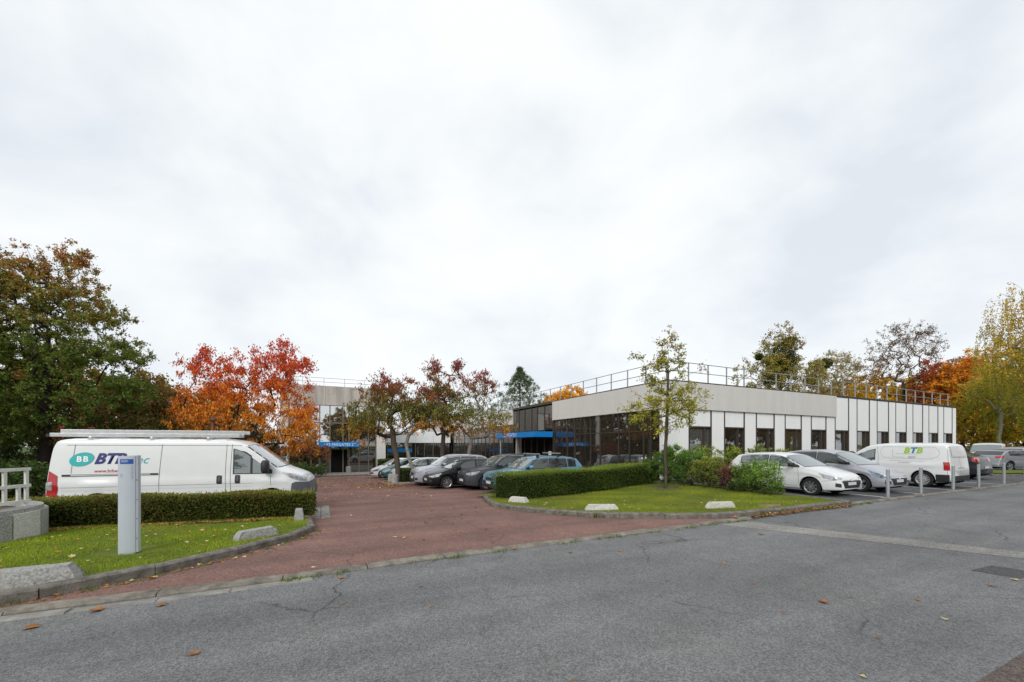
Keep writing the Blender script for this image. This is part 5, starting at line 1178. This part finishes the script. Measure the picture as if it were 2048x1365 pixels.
    # doors
    def door_line(d, lean=.04):
        if d-Ra > 0: strip('door_seam', [(d+lean, hp, bl(d)+.0), (d, hp, (bl(d)+sill)*.5), (d+.01, hp, sill+.13)], SD, 'seam', .008)
    ds = [wins[0][0]-.02, wins[0][1]+.035]+([wins[1][1]-.05] if len(wins) > 1 and not van else [])
    if not van:
        strip('sill_seam', [(fa+Ra+.06, hp, sill+.11), (ra-Ra-.06, hp, sill+.11)], SD, 'seam', .007)
        for d in ds:
            if fa+Ra < d < ra-Ra*.6: door_line(d)
        for d in (wins[0][1]-.12, (wins[1][1]-.2) if len(wins) > 1 else wins[0][1]-.12):
            h = bvh.ray_cast(Vector((L_/2-d, 4, bl(d)-.10)), Vector((0, -1, 0)))
            if h[0]:
                for sg in (1, -1): box('door_handle', -.09, .09, -.012, .022, -.014, .014, 'paint_'+pnt, root, .006, (h[0].x, sg*(h[0].y+.008), h[0].z))
        if clad:
            patch('side_cladding', [(fa+Ra, hp, sill+.02), (ra-Ra, hp, sill+.02), (ra-Ra, hp, sill+.16), (fa+Ra, hp, sill+.16)], SD, 'trim', .007, .15)
            patch('bumper_cladding', [(0, -hp*.75, .36), (0, hp*.75, .36), (0, hp*.7, .27), (0, -hp*.7, .27)], (1, 0, 0), 'trim', .007, .1, None, False)
    # mirrors
    md = wins[0][0]+(.16 if not van else .12)
    for sg in (1, -1):
        b_ = bmesh.new(); bmesh.ops.create_uvsphere(b_, u_segments=12, v_segments=8, radius=1)
        sx, sy, sz = (.085, .115, .075) if not van else (.10, .14, .19)
        for v_ in b_.verts:
            q_ = v_.co; v_.co = Vector((math.copysign(abs(q_.x)**.6, q_.x)*sx, math.copysign(abs(q_.y)**.6, q_.y)*sy, math.copysign(abs(q_.z)**.6, q_.z)*sz))
        h = bvh.ray_cast(Vector((L_/2-md, sg*4, bl(md)+.03)), Vector((0, -sg, 0))); yb_ = abs(h[0].y) if h[0] else hp
        mo = bm2('mirror', b_, 'paint_'+pnt if mirror == 'body' else 'trim', root, (L_/2-md, sg*(yb_+.15), bl(md)+(.09 if not van else .2)), smooth=True)
        box('mirror_arm', -.03, .03, -.14, -.02 if False else .0, -.03, .01, 'trim', mo, .005, (0, 0, -sz*.55), 0 if sg > 0 else math.pi)
    if rails:
        for sg in (1, -1):
            b_ = bmesh.new(); d0, d1 = ws[1]+.12, (rg[0] if rg else L_)-.1; pr = None
            pts = []
            for t_ in np.linspace(0, 1, 9):
                d = d0+(d1-d0)*t_; yy = section(d)[17][0]-.06; h_ = bvh.ray_cast(Vector((L_/2-d, sg*yy, 5)), Vector((0, 0, -1))); pts.append(Vector((L_/2-d, sg*yy, h_[0].z+(.0 if t_ in (0, 1) else .045))))
            for a, b in zip(pts, pts[1:]): cyl(b_, a, b, .016, n=6)
            bm2('roof_rail', b_, rails, root)
    return root, bvh, patch, strip, body, top, section
NROT = TH+math.pi
def park(u, v, heading):                       # nose direction in the site frame
    q_ = W(u, v); return q_.x, q_.y, TH+heading
def row(nose_u, v, L_): return park(nose_u+L_/2, v, math.pi)
# right-hand parking lot
car('white_hatchback', 'older white hatchback parked behind the end shrub of the island, nose to the road', *park(15.98, 7.22+2.02, R(-90)), 4.03, 1.74, 1.47, 'hatch', 'white', .305, 'ten', face='low', glass_='car_glass_light', rglass='car_glass_light', mirror='trim', group='cars in the parking lot')
car('silver_hatchback', 'silver electric hatchback with dark side windows between white hatchback and small van', *park(18.78, 7.05+2.04, R(-90)), 4.08, 1.76, 1.56, 'egg', 'silver', .32, 'five', face='low', lamp='lamp_blue', rglass='car_glass_tint', mirror='trim', group='cars in the parking lot')
car('dark_car', 'dark grey coupe-style car parked behind the white delivery van', *park(29.9, 7.9+2.2, R(90)), 4.4, 1.8, 1.60, 'coupe', 'graphite', .34, 'five', group='cars in the parking lot')
# delivery van
Lb, Hb = 4.55, 1.83
bp_ = [(0, .45), (.02, .72), (.08, .84), (.2, .92), (.75, 1.06), (.9, 1.10), (1.75, 1.70), (2.05, 1.79), (2.5, Hb), (4.1, Hb), (4.4, 1.79), (4.48, 1.6), (4.53, 1.0), (4.55, .5)]
o_, bvh, patch, strip, body, top, sec = car('delivery_van', 'small white delivery van with green and blue lettering, rear towards the road', *park(23.25, 6.85+Lb/2, R(90)), Lb, 1.86, Hb, None, 'white', .33, 'steel', prof=bp_, belt=[(0, .85), (.9, 1.06), (4.55, 1.10)], ws=(.92, 1.78), rg=(), wins=[(1.22, 2.12)], fa=.86, ra=3.72, tum=.13, van=True, cat='van', mirror='trim', plan_r=.07, group='cars in the parking lot', glass_='car_glass_light')
hp = .93
def vtext(o, bvh, L_, s, size, d, z, side, m, shear=0, bold=0, name='lettering'):
    me = text_mesh(s, size, shear, bold); 
    for v_ in me.vertices:
        a, b = v_.co.x, v_.co.y
        if side in (1, -1):
            X = L_/2-d+(-side)*a if False else (L_/2-d)-side*a; h = bvh.ray_cast(Vector((X, side*4, z+b)), Vector((0, -side, 0))); v_.co = (h[0]+Vector((0, side*.007, 0))) if h[0] else Vector((X, side, z+b))
        else:
            h = bvh.ray_cast(Vector((-L_, -a+d, z+b)), Vector((1, 0, 0))); v_.co = (h[0]+Vector((-.007, 0, 0))) if h[0] else Vector((-L_/2, -a, z+b))
    me.materials.append(MATS[m]); me.update(); return link(name, me, o)
for s_, d_, m_ in (('B', 3.2, 'logo_green'), ('T', 3.4, 'logo_blue'), ('B', 3.6, 'logo_green')):
    vtext(o_, bvh, Lb, s_, .32, d_, 1.50, 1, m_, .2, .014)
vtext(o_, bvh, Lb, 'GCC', .11, 3.38, 1.22, 1, 'logo_grey', 0, .002); vtext(o_, bvh, Lb, 'www.btb-gcc.fr', .065, 3.15, 1.0, 1, 'logo_grey')
for s_, d_, m_ in (('B', .17, 'logo_green'), ('T', 0.02, 'logo_blue'), ('B', -.13, 'logo_green')): vtext(o_, bvh, Lb, s_, .26, d_, 1.42, 0, m_, .15, .012)
strip('logo_line', [(2.85, hp, 1.36), (3.55, hp, 1.36)], (0, 1, 0), 'logo_green', .012, .007, False, o_)
strip('logo_line', [(2.75, hp, 1.55), (2.75, hp, 1.22), (3.15, hp, 1.22)], (0, 1, 0), 'logo_grey', .008, .007, False, o_); strip('logo_line', [(2.65, hp, 1.06), (3.75, hp, 1.06)], (0, 1, 0), 'logo_grey', .007, .007, False, o_)
rr_ = [(2.42, 1.66), (2.34, 1.55), (2.34, 1.34), (2.45, 1.2), (2.7, 1.16), (3.9, 1.16), (4.15, 1.24), (4.22, 1.4), (4.17, 1.55), (4.05, 1.64), (2.42, 1.66)]
strip('panel_crease_shade', [(a, hp, b) for a, b in rr_], (0, 1, 0), 'trim_grey', .006, .003)  # grey line painted as the shade round the recessed side panel
strip('door_seam', [(2.2, hp, 1.72), (2.26, hp, 1.2), (2.24, hp, .4)], (0, 1, 0), 'seam', .008); strip('door_seam', [(1.05, hp, 1.05), (1.22, hp, .8), (1.25, hp, .35)], (0, 1, 0), 'seam', .008)
strip('door_seam', [(4.42, hp, 1.7), (4.46, hp, 1.0), (4.44, hp, .55)], (0, 1, 0), 'seam', .008); strip('sill_seam', [(1.3, hp, .34), (3.3, hp, .34)], (0, 1, 0), 'seam', .008)
patch('side_protector', [(1.35, hp, .50), (2.9, hp, .50), (3.05, hp, .42), (2.95, hp, .38), (1.35, hp, .38)], (0, 1, 0), 'trim', .012, .12)
patch('rear_bumper', [(4.10, hp, .24), (4.5, hp, .24), (4.5, hp, .55), (4.12, hp, .55)], (0, 1, 0), 'trim', .008, .08); patch('rear_bumper', [(4.55, -hp*.93, .28), (4.55, hp*.93, .28), (4.55, hp*.93, .5), (4.55, -hp*.93, .5)], (-1, 0, 0), 'trim', .02, .1, None, False)
patch('tail_light', [(4.50, hp*.9, .72), (4.38, hp, .72), (4.36, hp, 1.05), (4.49, hp*.9, 1.05)], (-.8, 1, 0), 'lamp_red', .010, .06)
patch('rear_window', [(4.5, -.64, 1.28), (4.5, .64, 1.28), (4.45, .58, 1.62), (4.45, -.58, 1.62)], (-1, 0, .05), 'paint_white', .009, .1, None, False); strip('rear_seam', [(4.5, -.68, 1.24), (4.5, -.62, 1.66), (4.5, .62, 1.66), (4.5, .68, 1.24), (4.5, -.68, 1.24)], (-1, 0, 0), 'seam', .010, .006, False)
strip('rear_seam', [(4.55, .0, 1.66), (4.55, 0, .52)], (-1, 0, 0), 'seam', .010, .006, False); patch('door_handle', [(4.5, -.25, .82), (4.5, .25, .82), (4.5, .25, .77), (4.5, -.25, .77)], (-1, 0, 0), 'trim', .012, .1, None, False)
patch('headlight', [(.12, .62, .84), (.45, .80, .95), (.5, .84, .86), (.12, .74, .72)], (1, .8, .2), 'lamp_clear', .008, .07); patch('grille', [(0, -.5, .74), (0, .5, .74), (0, .5, .55), (0, -.5, .55)], (1, 0, 0), 'trim', .008, .1, None, False)
box('door_handle', -.1, .1, -.01, .02, -.015, .015, 'paint_white', o_, .006, (Lb/2-2.05, .925, .98))
# far cars at the right
q_ = at(2005, 26.0); car('silver_saloon', 'silver five-door car parked beyond the grass strip, side on, at the right edge', (2022-1024)/F*27.4, 27.4, R(7), 4.45, 1.82, 1.46, 'hatch', 'steel', .33, 'five', z=0.0, group='far cars at the right')
q_ = at(1975, 33); o2, bv2, *_r = car('service_van', 'white van with red lettering on its side behind the silver saloon', q_[0], q_[1], R(215), 4.4, 1.85, 1.9, None, 'white', .33, 'steel', z=0.0, prof=[(p_[0]*.967, p_[1]*1.04) for p_ in bp_], belt=[(0, .85), (.9, 1.10), (4.55, 1.14)], ws=(.88, 1.72), rg=(), wins=[(1.22, 2.12)], fa=.86, ra=3.6, tum=.13, van=True, cat='van', mirror='trim', group='far cars at the right', glass_='car_glass_light')
vtext(o2, bv2, 4.4, 'TRANS', .42, 3.1, 1.4, 1, 'logo_red', .2, .02) if False else [strip_ for strip_ in ()]
_r[0]('red_mark', [(2.55, .9, 1.62), (3.9, .9, 1.62), (3.8, .9, 1.42), (2.6, .9, 1.42)], (0, 1, 0), 'logo_red', .008, .1)
q_ = at(2062, 31); car('grey_car', 'grey car roof just showing at the right edge behind the silver saloon', q_[0], q_[1], R(5), 4.4, 1.8, 1.62, 'suv', 'silver', .33, z=0.0, group='far cars at the right')
# row along the driveway
o3, bv3, pt3, st3, bd3, tp3, sc3 = car('blue_crossover', 'light blue crossover with roof bars behind the right hedge', *row(6.12, 15.2, 4.25), 4.25, 1.8, 1.53, 'suv', 'blue', .33, clad=True, rails='trim', group='cars along the driveway')
for d in (1.95, 2.95):
    yy = sc3(d)[17][0]; h_ = tp3(d)
    b_ = bmesh.new(); bx(b_, -.04, .04, -.72, .72, .09, .125, .01); cbm = bm2('roof_bar', b_, 'alu', o3, (2.1-d, 0, h_)); 
    for s in (-1, 1): box('bar_foot', -.05, .05, s*.56-.04, s*.56+.04, -.06, .089, 'trim', cbm, .008)
car('grey_suv', 'dark grey sports utility car next to the light blue crossover', *row(5.75, 17.6, 4.4), 4.4, 1.82, 1.62, 'suv', 'darkgrey', .345, clad=True, rails='trim', group='cars along the driveway')
car('black_hatchback', 'black hatchback with swirl-spoke wheels in the middle of the driveway row', *row(4.5, 19.3, 4.04), 4.04, 1.76, 1.45, 'hatch', 'black', .315, 'swirl', group='cars along the driveway', mirror='body')
car('silver_suv', 'pale lilac-silver sports utility car beside the planting bed', *row(4.3, 21.55, 4.4), 4.4, 1.82, 1.64, 'suv', 'lilac', .345, clad=True, rails='chrome', group='cars along the driveway')
car('pale_hatchback', 'pale silver hatchback behind the leaning tree trunk', *row(3.9, 26.3, 4.1), 4.1, 1.74, 1.5, 'hatch', 'pale', .31, group='cars beyond the planting bed', glass_='car_glass_light', rglass='car_glass_light')
car('teal_hatchback', 'dark teal small car between the pale and the white hatchback', *row(3.6, 28.8, 3.9), 3.9, 1.7, 1.5, 'egg', 'teal', .31, group='cars beyond the planting bed')
car('white_compact', 'white compact car with black grille farthest along the driveway', *row(3.2, 31.4, 3.95), 3.95, 1.74, 1.47, 'egg', 'white', .32, lamp='trim_grey', group='cars beyond the planting bed')
# large panel van
Lv, Hv = 6.0, 2.15
vp = [(0, .5), (.02, .80), (.06, .98), (.2, 1.10), (.62, 1.27), (.78, 1.33), (1.62, 1.99), (1.85, 2.08), (2.3, 2.14), (5.7, 2.15), (5.88, 2.11), (5.94, 1.95), (5.985, 1.2), (6.0, .55)]
vx, vy = -8.95, 11.60
o4, bv4, pt4, st4, bd4, tp4, sc4 = car('panel_van', 'long white panel van with teal logo and BTB lettering behind the left hedge', vx, vy, R(19), Lv, 2.04, Hv, None, 'white', .35, 'steel', prof=vp, belt=[(0, 1.0), (.6, 1.12), (1.0, 1.15), (6, 1.17)], ws=(.80, 1.62), rg=(), wins=[(1.0, 1.47), (1.53, 1.93)], fa=.98, ra=4.95, tum=.09, van=True, cat='van', mirror='trim', plan_f=.26, plan_r=.05, group=None, glass_='car_glass_light', rglass='car_glass_light')
o4.scale = (.965, 1, 1)
hv = 1.02; SDm = (0, 1, 0)
for ln in ([(1.99, hv, 1.98), (2.02, hv, 1.2), (2.0, hv, .42)], [(2.12, hv, 1.97), (2.14, hv, 1.2), (2.12, hv, .42)], [(3.62, hv, 1.97), (3.66, hv, 1.2), (3.66, hv, .42)], [(5.45, hv, 1.97), (5.5, hv, 1.25)], [(1.02, hv, 1.12), (1.0, hv, .82)]):
    st4('door_seam', ln, SDm, 'seam', .010)
st4('gutter_line', [(1.75, hv, 1.94), (5.62, hv, 1.955)], SDm, 'seam', .010); st4('body_crease_shade', [(1.45, hv, .90), (3.6, hv, .90), (5.7, hv, .90)], SDm, 'trim_grey', .006); st4('body_crease_shade', [(1.45, hv, .82), (5.7, hv, .82)], SDm, 'plate', .02)  # crease strips put the shading of the pressed grooves into flat colour
pt4('slide_rail', [(3.68, hv, 1.225), (5.68, hv, 1.225), (5.68, hv, 1.175), (3.68, hv, 1.175)], SDm, 'trim', .010, .2); pt4('slide_rail', [(3.85, hv, 1.215), (5.5, hv, 1.215), (5.5, hv, 1.19), (3.85, hv, 1.19)], SDm, 'alu', .016, .2)
for d in (1.84, 2.28): pt4('door_handle', [(d-.05, hv, 1.13), (d+.05, hv, 1.13), (d+.065, hv, 1.10), (d+.065, hv, .93), (d+.05, hv, .90), (d-.05, hv, .90), (d-.065, hv, .93), (d-.065, hv, 1.10)], SDm, 'trim', .010, .08)
for d in (1.84, 2.28): pt4('handle_grip', [(d-.014, hv, 1.10), (d+.014, hv, 1.10), (d+.014, hv, .97), (d-.014, hv, .97)], SDm, 'trim_grey', .02, .08)
pt4('tail_light', [(5.97, hv*.9, .72), (5.80, hv, .66), (5.76, hv, .9), (5.80, hv, 1.2), (5.95, hv*.92, 1.32)], (-.5, 1, 0), 'lamp_red', .012, .07); pt4('reversing_lamp', [(5.97, hv*.9, .85), (5.89, hv, .85), (5.89, hv, 1.05), (5.97, hv*.9, 1.05)], (-.6, 1, 0), 'lamp_clear', .017, .07)
pt4('headlight', [(.30, hv*.90, 1.12), (.62, hv*.97, 1.17), (.68, hv, 1.19), (.45, hv, 1.02), (.22, hv*.93, .93), (.06, hv*.75, .91), (.08, hv*.72, 1.0)], (1, 1.1, .2), 'lamp_clear', .010, .06)
pt4('bumper', [(.42, hv, .86), (.3, hv, .90), (0, hv*.7, .88), (0, hv*.7, .45), (.5, hv, .40)], (1, .9, 0), 'trim_grey', .012, .08); pt4('bumper', [(0, -hv*.74, .87), (0, hv*.74, .87), (0, hv*.74, .45), (0, -hv*.74, .45)], (1, 0, 0), 'trim_grey', .013, .1, None, False)
pt4('fuel_flap', [(3.55, hv, .62), (3.80, hv, .62), (3.80, hv, .57), (3.55, hv, .57)], SDm, 'alu', .016, .1)
for c_ in (.98, 4.95): st4('arch_shading', [(c_+.5*math.sin(R(k)), hv, .35+.5*math.cos(R(k))) for k in range(-70, 71, 10)], SDm, 'plate', .012)  # pale arcs colour in the shading of the wheel arch bulges
# logo and lettering on the visible side (right-hand side of the van)
ell = [(5.3+.24*math.cos(a)-.06*math.sin(a), hv, 1.60+.175*math.sin(a)) for a in np.linspace(0, 6.283, 40, endpoint=False)]
def side_patch(nm, pts, m, off):
    b_ = bmesh.new(); b_.faces.new([b_.verts.new((Lv/2-p_[0], -2, p_[2])) for p_ in pts]); bmesh.ops.triangulate(b_, faces=b_.faces)
    for v_ in b_.verts:
        h = bv4.ray_cast(Vector((v_.co.x, -4, v_.co.z)), Vector((0, 1, 0))); v_.co = h[0]+Vector((0, -off, 0))
    return bm2(nm, b_, m, o4)
side_patch('logo_disc', ell, 'logo_teal', .010)
vtext(o4, bv4, Lv, 'B', .19, 5.35, 1.60, -1, 'logo_white', 0, .006).location.y = -.006; vtext(o4, bv4, Lv, 'B', .19, 5.22, 1.60, -1, 'logo_white', 0, .006).location.y = -.006
vtext(o4, bv4, Lv, 'BTB', .36, 4.74, 1.60, -1, 'logo_navy', .35, .016); vtext(o4, bv4, Lv, 'Elec', .30, 4.16, 1.57, -1, 'logo_teal', .35, 0); vtext(o4, bv4, Lv, 'www.btbelec.com', .115, 4.62, 1.30, -1, 'logo_red', 0, .001)
# roof rack (part of the van) and the ladder lying on it
rk = None
for d in (2.6, 3.9, 5.2):
    b_ = bmesh.new(); bx(b_, -.03, .03, -.82, .82, .0, .025, .006)
    for s in (-1, 1): bx(b_, -.04, .04, s*.80-.03, s*.80+.03, -.08, .0)
    bm2('roof_bar', b_, 'alu', o4, (Lv/2-d, 0, tp4(d)))
lad = tag(empty('ladder', o4.matrix_basis @ Vector((0, 0, 0)) if False else (vx, vy, 0), R(19)), 'long aluminium ladder lying on the roof bars of the panel van', 'ladder')
zl_ = gxy(vx, vy)+.005+tp4(3.9)+.027
for sec_, (x0, x1, yc_, zz_) in enumerate(((-3.05, 1.05, -.55, 0), (-2.85, 1.2, -.53, .094))):
    for s in (0, .42): box('side_rail', x0, x1, yc_+s-.014, yc_+s+.014, zl_+zz_, zl_+zz_+.09, 'alu', lad, .003)
    for k in range(15):
        xx = x0+.16+k*.277
        if xx < x1-.05:
            b_ = bmesh.new(); cyl(b_, (xx, yc_+.014, zl_+zz_+.045), (xx, yc_+.406, zl_+zz_+.045), .016, n=8); bm2('rung', b_, 'alu', lad)
for x0 in (-3.11,): box('end_cap', x0, x0+.06, -.575, -.53, zl_-.004, zl_+.072, 'trim', lad)
bpy.context.view_layer.update()
